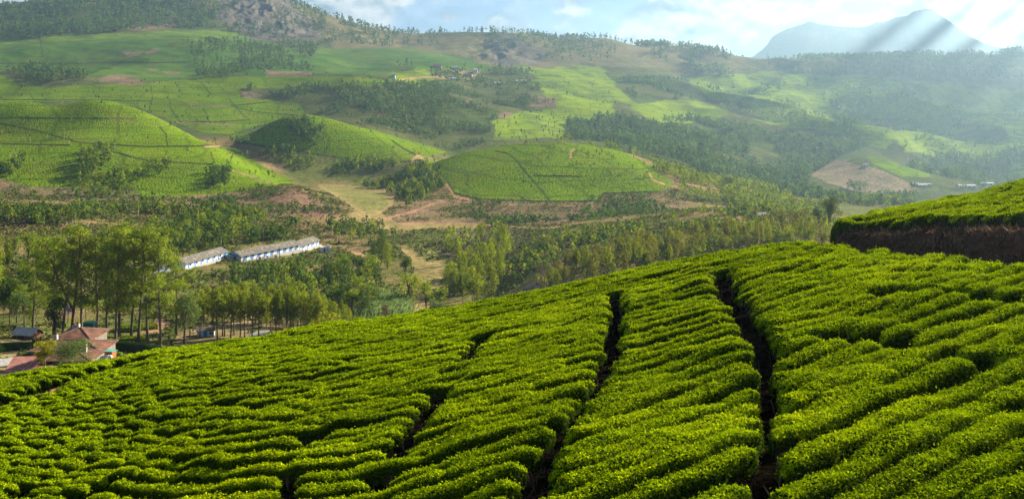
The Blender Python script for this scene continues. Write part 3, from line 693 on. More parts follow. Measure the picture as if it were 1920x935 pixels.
def tree_round(Rn, h=7., n=1100, leaf=.38, mat=None, wide=.42, bare=.22, bark=None, nc=16):
    t = Bag(); cl = []; R = h*wide
    zs = np.linspace(0,1,6); st_ = np.stack([zs*Rn.normal(0,.04)*h, zs*Rn.normal(0,.04)*h, zs*h*.62],-1)
    V,Q = tube(st_, np.interp(zs,[0,1],[h*.026,h*.010])); t.add(V,Q,0,.5,True)
    for i in range(nc):
        a = i*2.4+Rn.uniform(-.6,.6); f = Rn.uniform(0,1); z = bare+(1-bare)*(.25+.62*f)
        rr = R*Rn.uniform(.15,.78)*math.sqrt(max(.05,1-((f-.3)/.95)**2)); cx,cy = st_[-1][0]+math.cos(a)*rr, st_[-1][1]+math.sin(a)*rr
        cr = R*Rn.uniform(.28,.48); cl.append((cx,cy,z*h,cr,cr*.78))
        V,Q = tube([st_[Rn.integers(2,6)],((cx)*.6,(cy)*.6,z*h*.85),(cx,cy,z*h)],[h*.010,h*.006,h*.002],4); t.add(V,Q,0,.5)
    P_,d,k = crown_points(cl,n,Rn); c = Bag()
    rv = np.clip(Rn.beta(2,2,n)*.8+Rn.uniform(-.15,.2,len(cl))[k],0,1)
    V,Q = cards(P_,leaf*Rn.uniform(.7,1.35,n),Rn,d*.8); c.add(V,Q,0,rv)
    return t.mesh('trunk',[bark or M_BARK]), c.mesh('crown',[mat or M_ROUND]), h
def tree_tall(Rn, h=27., n=3000, leaf=.40, mat=None, bark=None, bare=.42, spread=.17, fork=False):
    """tall roadside tree: long bare stem, rising limbs, layered open foliage clusters"""
    t = Bag(); cl = []; lean = Rn.normal(0,.025,2)
    def stem(base, dirv, L_, r0, lev, k=0):
        m = 7; pts = [np.array(base,float)]; d = np.array(dirv,float)
        for i in range(m):
            d = unit(d+Rn.normal(0,.035 if lev==0 else .16,3)+np.array([0,0,.02 if lev==0 else .10])); pts.append(pts[-1]+d*L_/m)
        rr = np.linspace(r0, r0*(.30 if lev==0 else .25), m+1)
        if lev == 0: rr[0] *= 1.35
        V,Q = tube(pts, rr, 7 if lev==0 else 5); t.add(V,Q,0,.5,True); return pts
    stems = [stem((0,0,-.5),(lean[0],lean[1],1),h*.93,h*.0125,0)]
    if fork: stems.append(stem(stems[0][2],(Rn.choice([-1,1])*.2,Rn.normal(0,.2),1),h*.62,h*.009,0))
    for sp in stems:
        sp = np.array(sp); nbr = 15 if sp is not None else 0
        for i in range(nbr):
            f = bare+(1-bare)*(i/nbr); q = f*(len(sp)-1); j = int(min(q,len(sp)-2)); b0 = sp[j]+(sp[j+1]-sp[j])*(q-j)
            if b0[2] < h*bare*.8: continue
            a = i*2.39+Rn.uniform(-.6,.6); env = math.sin(math.pi*min(.92,max(.25,(f-bare)/(1-bare)*.75+.25)))
            L_ = h*spread*(.55+.75*env)*Rn.uniform(.6,1.25)
            bp = stem(b0,(math.cos(a),math.sin(a),Rn.uniform(.25,.8)),L_,h*.0042,1)
            for e_ in (bp[-1],bp[-3],bp[4],bp[3]):
                if Rn.random() < .86:
                    cr = h*Rn.uniform(.036,.070); o_ = Rn.normal(0,h*.014,3); cl.append((*(e_+o_),cr,cr*.5))
        cl.append((*sp[-1],h*.045,h*.03)); cl.append((*sp[-2],h*.05,h*.03))
    P_,d,k = crown_points(cl,n,Rn,.55); c = Bag()
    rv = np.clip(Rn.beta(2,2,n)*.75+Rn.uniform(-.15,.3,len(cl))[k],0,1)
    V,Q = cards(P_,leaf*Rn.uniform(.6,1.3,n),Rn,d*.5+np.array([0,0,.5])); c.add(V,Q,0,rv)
    return t.mesh('trunk',[bark or M_BARK]), c.mesh('crown',[mat or M_TALL]), h
Rt = np.random.default_rng(23)
PROTO = {
 'eucalyptus': [tree_euc(Rt) for _ in range(5)],
 'eucalyptus_tan': [tree_euc(Rt, mat=M_EUCT, fat=.24) for _ in range(4)],
 'stem_eucalyptus': [tree_euc(Rt, 14, n=1300, leaf=.42, crown0=.42, fat=.17) for _ in range(5)],
 'broadleaf_tree': [tree_round(Rt) for _ in range(5)],
 'light_tree': [tree_round(Rt, mat=M_TALL, wide=.36, bare=.3) for _ in range(4)],
 'shade_tree': [tree_round(Rt, 8, n=420, leaf=.40, mat=M_TALL, wide=.22, bare=.52, bark=M_BARKP, nc=9) for _ in range(4)],
 'shrub': [tree_round(Rt, 3, n=500, leaf=.28, wide=.55, bare=.05, nc=9) for _ in range(4)],
}
USED = set()
def put_tree(proto, name, X, Y, h, label, group=None, cat='tree', sink=.15, kind_idx=None, z=None):
    tm, cm_, h0 = proto
    e_ = link(bpy.data.objects.new(name, None)); e_.empty_display_size = .5
    zz = float(ground(X, Y)) if z is None else z
    e_.location = (X, Y, zz-sink); s_ = h/h0; q = Rt.uniform(.9,1.12)
    e_.scale = (s_*q, s_*q, s_); e_.rotation_euler = (0,0,Rt.uniform(0,6.28))
    for nm, m_ in (('trunk',tm),('crown',cm_)):
        link(bpy.data.objects.new(nm, m_), e_)
    e_['label'] = label; e_['category'] = cat
    if group: e_['group'] = group
    return e_

# --- scattered trees: where the survey shows woodland -----------------------------------
DXc = np.gradient(XG, axis=1); DYr = np.gradient(YG, axis=0); CELL = DXc*DYr
SEEN = (PYG <= VISMIN+14) & (PG > -90) & (PG < 2010)
CAND = []     # (X, Y, h, kind, region)
def wood(region, poly, y0, y1, n, h0, h1, kinds, clus=0., cs=60., seed=0, keep_tea=True):
    j0, j1 = np.searchsorted(YS, y0), np.searchsorted(YS, y1)
    m_ = inpoly(PG[j0:j1], PYG[j0:j1], poly) & SEEN[j0:j1]
    w_ = CELL[j0:j1]*m_
    if clus: w_ = w_*sstep(-clus*.5, .25, fbm(XG[j0:j1]/cs, YG[j0:j1]/cs, 3, 100+seed))
    if not keep_tea: w_ = w_*(tea[j0:j1] < .3)
    w_ = w_.ravel(); s_ = w_.sum()
    if s_ <= 0: print('empty', region); return
    k = Rt.choice(len(w_), n, p=w_/s_); jj, ii = k//NC+j0, k%NC
    Y = YS[jj]*(1+Rt.uniform(-.5,.5,n)*.0025); X = (PX[ii]+Rt.uniform(-1.2,1.2,n)-CX)/F*Y
    H = Rt.uniform(h0, h1, n)*Rt.uniform(.8,1.15,n)
    for a in range(n): CAND.append((X[a], Y[a], H[a], kinds[Rt.integers(len(kinds))], region))
E, ET, SE, BR, LT, SH, SB = 'eucalyptus','eucalyptus_tan','stem_eucalyptus','broadleaf_tree','light_tree','shade_tree','shrub'
wood('ridge_forest', [(-90,40),(0,20),(130,-30),(420,-40),(402,52),(250,58),(60,73),(-90,80)], 2000, 3250, 2300, 13, 20, [E,BR])
wood('ridge_forest', [(400,-40),(620,0),(600,90),(540,90),(400,58)], 2200, 3200, 420, 8, 15, [E,BR], .6, 90, 1)
wood('hill_plantation', [(352,80),(460,74),(560,108),(588,135),(500,134),(480,141),(368,147)], 1560, 2350, 620, 9, 13, [E])
wood('hill_plantation', [(10,137),(60,124),(160,140),(165,160),(120,168),(60,162)], 1500, 2100, 190, 8, 14, [BR,E])
wood('hill_plantation', [(560,92),(590,92),(590,106),(562,106)], 1900, 2500, 8, 22, 28, [BR])
wood('slope_scrub', [(450,166),(740,155),(900,165),(1040,192),(1040,204),(918,226),(922,268),(850,285),(780,268),(700,235),(600,215),(560,195)], 1100, 1750, 2300, 4.5, 8.5, [E,BR,E], .35, 60, 2)
wood('village_trees', [(735,120),(760,120),(1040,140),(1040,172),(900,168),(840,160)], 1560, 2300, 170, 8, 15, [BR,E], .5, 60, 3, False)
wood('gully_wood', [(425,262),(520,278),(640,297),(745,308),(830,310),(845,345),(765,392),(735,365),(640,345),(560,322),(500,300)], 640, 1200, 520, 4, 8.5, [BR,E], .3, 40, 4, False)
wood('gully_wood', [(525,232),(570,222),(612,240),(612,268),(590,275),(555,255)], 900, 1150, 110, 4, 7, [BR])
wood('gully_wood', [(150,285),(205,280),(210,300),(175,335),(145,352),(150,310)], 690, 980, 90, 4, 8, [BR,E])
wood('gully_wood', [(0,318),(20,318),(45,290),(48,310),(28,332),(0,336)], 690, 980, 40, 4, 8, [BR,E])
wood('gully_wood', [(180,330),(260,320),(300,300),(330,315),(250,350),(240,370),(140,372),(130,350)], 640, 980, 120, 3, 7, [BR,LT])
wood('gully_wood', [(385,322),(430,325),(425,352),(395,350)], 690, 980, 40, 4, 9, [BR])
wood('skyline_forest', [(1180,78),(1400,104),(1700,100),(1960,84),(1960,150),(1600,143),(1400,148),(1280,135)], 2150, 3250, 1900, 12, 18, [E,BR], .3, 120, 5)
wood('skyline_forest', [(600,30),(780,60),(1130,70),(1180,120),(900,105),(760,90),(600,80)], 2200, 3250, 620, 9, 16, [E,BR], .8, 120, 6)
wood('valley_forest', [(1060,232),(1200,218),(1340,228),(1560,250),(1640,270),(1560,300),(1500,320),(1560,400),(1440,380),(1250,330),(1080,268)], 1000, 2400, 2600, 7, 13, [E,BR], .3, 90, 7)
wood('valley_forest', [(1150,150),(1290,150),(1300,190),(1190,185)], 1500, 2600, 420, 8, 14, [E,BR], .3, 90, 8, False)
wood('valley_forest', [(1540,366),(1600,350),(1660,366),(1720,372),(1700,420),(1580,420)], 900, 1400, 330, 6, 11, [BR,E], .3, 60, 9)
wood('valley_forest', [(1420,330),(1520,290),(1640,280),(1560,305),(1515,330),(1530,360),(1560,395)], 900, 1450, 420, 8, 13, [E,BR], .1, 60, 11)
wood('valley_forest', [(1700,300),(1960,270),(1960,330),(1700,380)], 1100, 1800, 420, 9, 16, [BR,E], .6, 80, 10)
wood('valley_forest', [(1560,190),(1640,190),(1610,246),(1560,240)], 1500, 2400, 160, 12, 20, [BR])
wood('valley_forest', P4, 1300, 2600, 360, 8, 15, [BR,E], .9, 110, 13)
wood('young_plantation', [(1080,258),(1180,285),(1260,318),(1420,350),(1570,408),(1440,412),(1290,398),(1270,352),(1200,305)], 640, 1150, 1500, 5.5, 8.5, [E], .15, 40, 12)
wood('slope_below_tea', [(860,378),(1290,370),(1280,418),(900,426)], 560, 720, 420, 1.5, 4.5, [SB,BR], .3, 25, 14)
wood('slope_below_tea', [(480,350),(640,372),(640,400),(480,405)], 560, 760, 130, 1.5, 4, [SB,BR], .3, 25, 24)
wood('knoll', [(930,500),(1040,425),(1200,408),(1400,393),(1520,398),(1560,415),(1560,450),(1480,452),(1200,510),(1000,560)], 300, 620, 560, 1.8, 4.2, [E,ET,SB,LT], .3, 30, 15)
wood('knoll_front', [(1000,560),(1080,500),(1200,465),(1350,440),(1480,428),(1560,432),(1560,450),(1350,475),(1200,512)], 290, 480, 230, 4.5, 7.5, [E,ET,ET], 0)
wood('meadow_edge', [(835,440),(930,440),(960,470),(930,560),(870,585),(838,540)], 300, 520, 62, 6.5, 11, [E,E,LT], 0)
wood('meadow_edge', [(620,430),(740,430),(745,470),(680,480),(600,455)], 400, 600, 34, 5, 9, [E,BR], 0)
wood('left_valley', [(-90,420),(100,400),(300,385),(450,405),(560,425),(560,445),(420,480),(330,490),(200,490),(-90,480)], 380, 680, 520, 3.5, 8, [BR,LT,E,SB], .3, 35, 16)
wood('left_valley', [(-90,480),(110,480),(110,610),(-90,640)], 270, 420, 60, 6, 12, [BR,LT,E], 0)
wood('left_valley', [(440,500),(600,480),(640,500),(660,560),(600,600),(440,560)], 340, 430, 170, 2.5, 6, [BR,SB,LT], 0)
wood('left_valley', [(600,500),(690,480),(715,520),(700,600),(640,600)], 320, 430, 34, 5, 10, [LT,BR], 0)
wood('left_scrub', [(-90,345),(260,372),(480,360),(480,410),(200,400),(-90,420)], 520, 740, 260, 1.5, 4.5, [SB,BR], .4, 40, 17)
wood('tea_shade', HILL_A, 690, 1000, 90, 4.5, 7, [SH]); wood('tea_shade', HILL_B, 890, 1150, 45, 4, 6.5, [SH])
wood('tea_shade', [(960,262),(1060,264),(1250,340),(1230,356),(1120,330),(1000,300)], 690, 1000, 75, 4.5, 7.5, [SH]); wood('tea_shade', HILL_C, 680, 1000, 35, 4, 6, [SH])
wood('tea_shade', BG_TEA, 1050, 1700, 90, 5, 8, [SH]); wood('tea_shade', P1, 1100, 2000, 60, 5, 8, [SH]); wood('tea_shade', P2, 1100, 2200, 45, 5, 8, [SH])
# skyline trees along the crest of the ridge
for px_ in np.concatenate([Rt.uniform(545,780,60), Rt.uniform(870,1340,150), Rt.uniform(0,110,30)]):
    i_ = int(np.searchsorted(PX, px_)); j_ = int(np.argmin(PYG[:, i_][(YS < 3300)])); CAND.append(((px_-CX)/F*YS[j_], YS[j_]*1.0, Rt.uniform(8,17), E, 'skyline_forest'))
# keep clear: houses, meadow, track
CLEAR = [[(330,478),(600,440),(640,455),(640,480),(440,512),(370,522)],[(742,458),(790,458),(838,490),(832,520),(800,560),(835,585),(820,620),(730,620),(745,560),(762,530),(778,510),(765,480)]]
cx_ = np.array([c[0] for c in CAND]); cy_ = np.array([c[1] for c in CAND]); ch_ = np.array([c[2] for c in CAND])
cz_ = ground(cx_, cy_); cpx = CX+F*cx_/cy_; crow = HY-F*cz_/cy_
ok = np.ones(len(CAND), bool)
for poly in CLEAR: ok &= ~(inpoly(cpx, crow, poly) & (cy_ < 600))
app = np.where(ok & (cpx > -20) & (cpx < 1940), ch_/cy_, 0)
N_IND = 205
o_ = np.argsort(-app)
# a tree hidden behind the near crest shows nothing: do not spend an individual on it
crest_row = np.interp(cpx, [0,300,600,900,1200,1350,1500,1560,1700,1920], [690,650,605,563,500,470,450,425,385,335])
vis_top = (crow-ch_*F/cy_) < crest_row-12
sel = [k for k in o_ if vis_top[k] and ok[k]][:N_IND]
REGION_TXT = {'knoll':'on the scrubby knoll beyond the tea','knoll_front':'on the near side of the scrubby knoll','meadow_edge':'at the edge of the pale meadow','left_valley':'in the wooded valley left of centre',
 'left_scrub':'on the brown slope below the left tea hill','tea_shade':'standing on a round tea hill','slope_below_tea':'below the central tea hill','young_plantation':'in the young plantation','gully_wood':'in the gully between tea hills'}
KT = {E:('eucalyptus_tree','narrow yellow-green eucalyptus'),ET:('eucalyptus_tree','tan-tipped eucalyptus'),SE:('eucalyptus_tree','eucalyptus'),BR:('broadleaf_tree','round dark green tree'),LT:('broadleaf_tree','loose light green tree'),SH:('shade_tree','thin pale-stemmed shade tree'),SB:('shrub','low green shrub')}
for k in sel:
    X, Y, h, kd, rg_ = CAND[k]; nm, tx = KT[kd]
    txt = REGION_TXT.get(rg_, 'on the far hillside')
    put_tree(PROTO[kd][Rt.integers(len(PROTO[kd]))], nm, X, Y, h, f'{tx} {txt}', f'{tx}s {txt}', cat='shrub' if kd == SB else 'tree')
selset = set(sel)
# the rest: one mass of small trees per stretch of woodland
masses = {}
for k in range(len(CAND)):
    if k in selset or not ok[k]: continue
    rg_ = CAND[k][4]
    far_ = CAND[k][1] > 1000
    masses.setdefault(('distant_forest' if far_ else 'valley_woodland'), []).append(k)
for nm, ks in masses.items():
    bag = Bag(); ks = np.array(ks)
    hp = ch_[ks]/cy_[ks]*1120
    nl = np.clip(hp*hp*.35, 14, 170).astype(int)
    for q_, k in enumerate(ks):
        X, Y, h, kd, rg_ = CAND[k]; z = cz_[k]; n_ = nl[q_]
        shade = kd == SH
        R = h*(.30 if kd in (BR,LT) else .5 if kd == SB else .12 if shade else .21); b0 = .55 if shade else .05 if kd == SB else .14 if Y < 1300 else 0
        f = Rt.beta(1.3,1.3,n_); a = Rt.uniform(0,6.283,n_); rr = R*np.sqrt(np.clip(1-(2*f-1+(.25 if kd in (E,ET) else 0))**2,.04,1))*Rt.uniform(.55,1.08,n_)
        lob = 1+.25*np.sin(a*3+k)+.15*np.sin(f*9+k)
        C_ = np.stack([X+np.cos(a)*rr*lob, Y+np.sin(a)*rr*lob, z+h*(b0+(1-b0)*f)],-1)
        d_ = np.stack([np.cos(a),np.sin(a),(f-.4)*1.6],-1)
        sz = math.sqrt(R*2*h*.8*3.2/n_)
        V,Q = cards(C_, sz*Rt.uniform(.7,1.3,n_), Rt, d_*.8, .75)
        mi_ = {E:0,ET:1,BR:2,LT:0,SH:0,SB:2,SE:0}[kd] if Y < 1000 else 3
        bag.add(V,Q,mi_,np.clip(Rt.beta(2,2,n_)*.5+Rt.uniform(-.1,.45)+.12*(f-.5),0,1))
        if shade or (Y < 700 and kd != SB):
            V,Q = tube([(X,Y,z-.3),(X+.1,Y,z+h*.8)],[h*.022,h*.012],3); bag.add(V,Q,4,.5)
    ob = link(bpy.data.objects.new(nm, bag.mesh(nm,[M_EUC,M_EUCT,M_ROUND,M_FAR,M_BARKP]))); ob['kind'] = 'stuff'
    ob['label'] = 'small trees covering the far hills' if nm == 'distant_forest' else 'small trees and shrubs across the valley and hill gullies'
    print(nm, len(ks), len(ob.data.polygons))

# --- trees placed one by one --------------------------------------------------------------
def at(px_, Y): return (px_-CX)/F*Y
def one(mk, name, px_, Y, top_row, label, group=None, cat='tree', **kw):
    X = at(px_, Y); z = float(ground(X, Y)); h = max(1.5, z*-1*0+(HY-top_row)/F*Y - z)
    return put_tree(mk, name, X, Y, h, label, group, cat)
TALLS = [ # bearing, distance, top row, forked, bark, words
 (100,296,432,False,M_BARK,'slender tall tree leftmost of the row'),(117,290,418,False,M_BARK,'slim tall tree left of the reddish trunk'),
 (133,286,407,True,M_BARKR,'tall tree with a thick reddish-brown forked trunk'),(152,293,415,False,M_BARK,'tall tree just right of the reddish trunk'),
 (182,289,428,False,M_BARK,'thin tall tree in the gap of the row'),(200,292,440,True,M_BARK,'twin-stemmed tall tree behind the bungalow chimneys'),
 (216,284,415,False,M_BARK,'leaning tall tree beside the garden tea hedge'),(224,288,404,True,M_BARK,'topmost tall tree with a wide forked crown'),
 (246,290,424,False,M_BARK,'tall tree leaning over the drive'),(258,286,418,False,M_BARK,'tall dark-stemmed tree by the garden path'),
 (278,283,432,False,M_BARK,'straight tall tree right of the purple blossom'),(301,281,426,False,M_BARK,'tall tree at the right end of the row'),
 (62,300,448,False,M_BARK,'tall tree with a side-swept crown at the far left'),(330,300,470,False,M_BARK,'shorter tall tree beside the row houses')]
for px_, Y, tr, fk, bk, tx in TALLS:
    one(tree_tall(Rt, fork=fk, bark=bk, bare=.27, n=6000, leaf=.42, spread=.19), 'tall_tree', px_, Y, tr, tx, 'tall trees behind the bungalow')
# the dark plantation below the row houses
k_ = 0
ROWTOP = ([330,380,440,500,540,580,620,650,665],[560,540,532,545,528,545,560,575,600])
for px_ in np.arange(338, 664, 8.5):
    for rk in (0, 1):
        p_ = px_+Rt.uniform(-3,3)+rk*4; Y = 300+rk*26+Rt.uniform(-6,6)
        tr = np.interp(p_, *ROWTOP)+Rt.uniform(-7,16)-rk*4
        one(PROTO[SE][k_%5], 'eucalyptus_tree', p_, Y, tr, 'slim eucalyptus with yellow-green top in the dense dark plantation', 'eucalyptus trees of the dense plantation below the row houses'); k_ += 1
for px_, tr, Y in ((608,592,270),(623,583,268),(672,588,280)):
    one(tree_round(Rt, 5, n=1500, leaf=.26, mat=M_YEL if px_ < 650 else M_EUC, wide=.42, bare=.05), 'garden_shrub', px_, Y, tr, {608:'small yellow-green bush peeping over the tea crest',623:'bright rounded yellow-green bush on the tea crest',672:'low green bush right of the plantation at the crest'}[px_], None, 'bush')
one(tree_round(Rt, 12, n=3200, leaf=.34, mat=M_PALE, wide=.33, bare=.2), 'feathery_tree', 345, 285, 545, 'pale olive feathery tree at the left end of the plantation')
one(tree_round(Rt, 10, n=2600, leaf=.30, mat=M_DARK, wide=.36, bare=.1), 'dark_tree', 103, 282, 556, 'very dark dense tree beneath the tall row')
one(tree_round(Rt, 9, n=3200, leaf=.36, mat=M_YEL, wide=.36, bare=.06), 'yellow_tree', 83, 226, 633, 'yellow-green flowering tree in front of the bungalow roof')
one(tree_round(Rt, 8, n=6500, leaf=.28, mat=M_PALE, wide=.75, bare=.08, bark=M_BARKP), 'feathery_tree', 135, 224, 637, 'pale feathery tree spreading before the bungalow roof')
one(tree_round(Rt, 9, n=2000, leaf=.30, mat=M_PURP, wide=.45, bare=.35), 'jacaranda_tree', 272, 330, 553, 'jacaranda in purple blossom behind the tall row')
one(tree_round(Rt, 8, n=1200, leaf=.30, mat=M_PURP, wide=.30, bare=.35), 'jacaranda_tree', 127, 312, 566, 'small purple jacaranda by the reddish trunk')
one(tree_round(Rt, 12, n=2400, leaf=.40, mat=M_ROUND, wide=.25, bare=.2), 'broadleaf_tree', 28, 320, 520, 'rounded green tree at the left edge below the brown slope')
one(tree_round(Rt, 10, n=2400, leaf=.36, mat=M_PALE, wide=.4, bare=.2), 'broadleaf_tree', 46, 305, 545, 'pale green tree below the left valley wood')
# around the meadow
one(tree_euc(Rt, 16, n=2600, leaf=.5, mat=M_ROUND, crown0=.12, fat=.24), 'eucalyptus_tree', 716, 455, 427, 'tall dark leafy tree left of the meadow, taller of the pair')
one(tree_euc(Rt, 15, n=2400, leaf=.5, mat=M_EUC, crown0=.10, fat=.27), 'eucalyptus_tree', 726, 440, 452, 'broad green tree left of the meadow, nearer of the pair')
one(tree_euc(Rt, 14, n=1800, leaf=.5, mat=M_ROUND, crown0=.10, fat=.24), 'eucalyptus_tree', 700, 462, 450, 'dark green tree at the left of the pair by the meadow')
one(tree_tall(Rt, 20, n=1500, leaf=.42, bare=.35), 'tall_tree', 688, 345, 488, 'thin open-crowned tree rising before the pale reeds')
one(tree_tall(Rt, 14, n=900, leaf=.42, bare=.35), 'tall_tree', 669, 350, 520, 'smaller open-crowned tree left of the thin one')
one(tree_round(Rt, 7, n=1200, leaf=.32, wide=.28, bare=.5), 'meadow_tree', 759, 415, 478, 'round-headed small tree standing alone in the meadow')
one(tree_round(Rt, 6, n=1300, leaf=.32, wide=.5, bare=.08, mat=M_EUC), 'garden_shrub', 768, 365, 507, 'bright green round bush at the meadow edge', None, 'bush')
one(tree_round(Rt, 10, n=900, leaf=.34, wide=.24, bare=.6, mat=M_TALL), 'meadow_tree', 799, 330, 527, 'flat-topped slim tree left of two in the lower meadow')
one(tree_round(Rt, 9, n=800, leaf=.34, wide=.22, bare=.5, mat=M_TALL), 'meadow_tree', 828, 328, 533, 'slim tree right of the flat-topped meadow tree')
one(tree_round(Rt, 7, n=800, leaf=.34, wide=.28, bare=.4, mat=M_PALE), 'meadow_tree', 814, 322, 553, 'small pale tree in front of the slim meadow trees')
for i_, (px_, Y, tr) in enumerate(((845,385,487),(862,392,478),(852,378,500),(882,400,462),(905,405,450),(918,410,455),(893,396,470),(872,388,490))):
    one(tree_euc(Rt, 11, n=1300, leaf=.42, mat=M_EUC, crown0=.15, fat=.25), 'eucalyptus_tree', px_, Y, tr, 'bushy eucalyptus in the clump at the right edge of the meadow', 'bushy eucalyptus clump right of the meadow')
# beside the cut bank
M_OLIVE = mat_leaf('dark_olive_leaves', (.035,.06,.009), (.13,.18,.025), .35, objvar=.1)
one(tree_round(Rt, 15, n=3000, leaf=.42, mat=M_OLIVE, wide=.32, bare=.36, nc=15), 'spreading_tree', 1553, 385, 365, 'large spreading tree standing beside the cut bank')
one(tree_round(Rt, 12, n=2400, leaf=.4, mat=M_OLIVE, wide=.28, bare=.2), 'broadleaf_tree', 1531, 392, 386, 'dark round tree left of the large spreading tree')
one(tree_euc(Rt, 11, n=1200, leaf=.4, mat=M_EUCT, crown0=.1, fat=.26), 'eucalyptus_tree', 1512, 398, 390, 'brownish-topped tree leftmost of the trio by the bank')
for px_, Y, tr, mt_, tx in ((1483,330,420,M_EUC,'round yellow-green tree behind the tea crest'),(1462,335,428,M_ROUND,'low dark tree behind the tea crest'),(1540,320,425,M_EUCT,'tan-green bush right behind the tea crest'),(1515,330,420,M_EUC,'light green tree just left of the bank'),(1440,332,432,M_EUC,'small yellow-green tree right of the road glimpse')):
    one(tree_round(Rt, 7, n=1500, leaf=.30, mat=mt_, wide=.42, bare=.08), 'broadleaf_tree', px_, Y, tr, tx)
one(tree_euc(Rt, 8, n=900, leaf=.34, mat=M_DRYB, crown0=.05, fat=.2), 'dry_tree', 723, 315, 566, 'dry brown conical tree just behind the tea crest')
# reeds
bag = Bag()
def reeds(cx0, Y0, wx, wy, n, hh):
    x = at(cx0, Y0)+Rt.normal(0,wx,n); y = Y0+Rt.normal(0,wy,n); z = ground(x, y)
    h = hh*Rt.uniform(.5,1.1,n); dx, dy = Rt.normal(0,.35,n), Rt.normal(0,.35,n)
    p0 = np.stack([x-.06,y,z],-1); p1 = np.stack([x+.10,y,z],-1); p2 = np.stack([x+dx*h+.12,y+dy*h,z+h],-1); p3 = np.stack([x+dx*h*.6-.1,y+dy*h*.6,z+h*.8],-1)
    return np.stack([p0,p1,p2,p3],1).reshape(-1,3), np.arange(n*4).reshape(-1,4)
V,Q = reeds(720,352,3.2,9,4200,3.4); bag.add(V,Q,0,Rt.random(len(Q)))
V,Q = reeds(700,362,2.5,6,1200,3.4); bag.add(V,Q,0,Rt.random(len(Q)))
ob = link(bpy.data.objects.new('reed_grass', bag.mesh('reed_grass',[M_BAMB]))); ob['kind'] = 'stuff'; ob['label'] = 'pale blue-green tall reeds beside the meadow'
# low scrub tufts over the valley slopes
n_ = 60000
j0, j1 = np.searchsorted(YS, 230), np.searchsorted(YS, 760)
lum = cov[j0:j1]; isg = (lum[...,0] < .205)&(tea[j0:j1] < .3)
w_ = (CELL[j0:j1]*SEEN[j0:j1]*isg*sstep(-.35,.3,n1[j0:j1])/YG[j0:j1]).ravel(); k = Rt.choice(len(w_), n_, p=w_/w_.sum())
jj, ii = k//NC+j0, k%NC; Y = YS[jj]*(1+Rt.uniform(-.002,.002,n_)); X = (PX[ii]+Rt.uniform(-1.2,1.2,n_)-CX)/F*Y; Z = ground(X, Y)
r_ = Rt.uniform(.25,1.0,n_)
C_ = np.repeat(np.stack([X,Y,Z+r_*.45],-1),3,0)+Rt.normal(0,1,(n_*3,3))*np.repeat(r_,3)[:,None]*np.array([.45,.45,.22])
V,Q = cards(C_, np.repeat(r_,3)*1.1, Rt, np.array([0,0,.8]), .8)
bag = Bag(); bag.add(V,Q,0,np.repeat(Rt.random(n_),3)); 
mi_ = np.repeat((Rt.random(n_) < .38).astype(int),3)
me = fast_mesh('valley_scrub', V, [Q], [M_ROUND, M_DRYB], mi_, fattr=np.repeat(Rt.random(n_),3))
ob = link(bpy.data.objects.new('valley_scrub', me)); ob['kind'] = 'stuff'; ob['label'] = 'low green and brown scrub over the valley floor'
# ------------------------------------------------------------------ buildings and small things
M_WBLUE = mat_plain('pale_blue_limewash', (.55,.66,.82), .9, .12, 1.5, col2=(.75,.80,.86)); M_WWHITE = mat_plain('white_limewash', (.72,.70,.66), .9, .12, 1.2)
M_DBLUE = mat_plain('blue_painted_door', (.04,.22,.62), .6, .15, 3); M_GLASSD = mat_plain('dark_window', (.03,.035,.04), .2, .2, 3, spec=.5)
M_ROOFG = mat_plain('weathered_grey_sheet', (.14,.12,.10), .9, .3, .9, .3); M_ROOFB = mat_plain('brown_roof_tiles', (.12,.048,.030), .9, .35, .7, .5, col2=(.23,.10,.06)); M_ROOFP = mat_plain('patched_sheet', (.34,.30,.25), .9, .2, 1.5); M_CREAM = mat_plain('dark_cream_wall', (.20,.17,.13), .9, .2, 1)  # bungalow walls are one even dark cream
M_ROOFR = mat_plain('rusty_red_sheet', (.34,.11,.08), .8, .25, .9, .2, col2=(.46,.22,.18)); M_ROOFL = mat_plain('pale_sheet', (.50,.47,.42), .8, .2, 1.5)
M_TARP = mat_plain('blue_tarpaulin', (.10,.35,.62), .6, .25, 2); M_CONC = mat_plain('grey_render', (.42,.38,.33), .9, .2, 2); M_CHIM = mat_plain('whitewashed_chimney', (.42,.38,.33), .9, .2, 2)
M_ORANGE = mat_plain('orange_boards', (.55,.13,.04), .7, .15, 2); M_TEALR = mat_plain('teal_sheet', (.10,.36,.28), .6, .15, 2); M_GREENT = mat_plain('dark_green_canvas', (.015,.10,.05), .7, .15, 2)
M_PINK = mat_plain('pink_wall', (.62,.36,.40), .9, .1, 1); M_WOODP = mat_plain('weathered_pole', (.16,.13,.11), .9, .3, 3); M_WIRE = mat_plain('wire', (.10,.10,.10), .6, .05, 3)
M_STONE = mat_plain('pale_stone', (.5,.47,.43), .9, .25, 2, .3); M_ROADW = mat_plain('pale_parapet', (.50,.52,.46), .9, .2, .8)
def box(x0,x1,y0,y1,z0,z1):
    v = np.array([(x,y,z) for z in (z0,z1) for y in (y0,y1) for x in (x0,x1)],float)
    return v, np.array([(0,2,3,1),(4,5,7,6),(0,1,5,4),(2,6,7,3),(0,4,6,2),(1,3,7,5)])
def part(name, parent, mat, *shapes, sm=False):
    b = Bag()
    for V,Q in shapes: b.add(V,Q)
    return link(bpy.data.objects.new(name, b.mesh(name,[mat])), parent)
def root(name, X, Y, rz, label, cat, group=None, z=None, sink=0.):
    e_ = link(bpy.data.objects.new(name, None)); e_.location = (X, Y, (float(ground(X,Y)) if z is None else z)-sink); e_.rotation_euler = (0,0,rz)
    e_['label'] = label; e_['category'] = cat
    if group: e_['group'] = group
    return e_
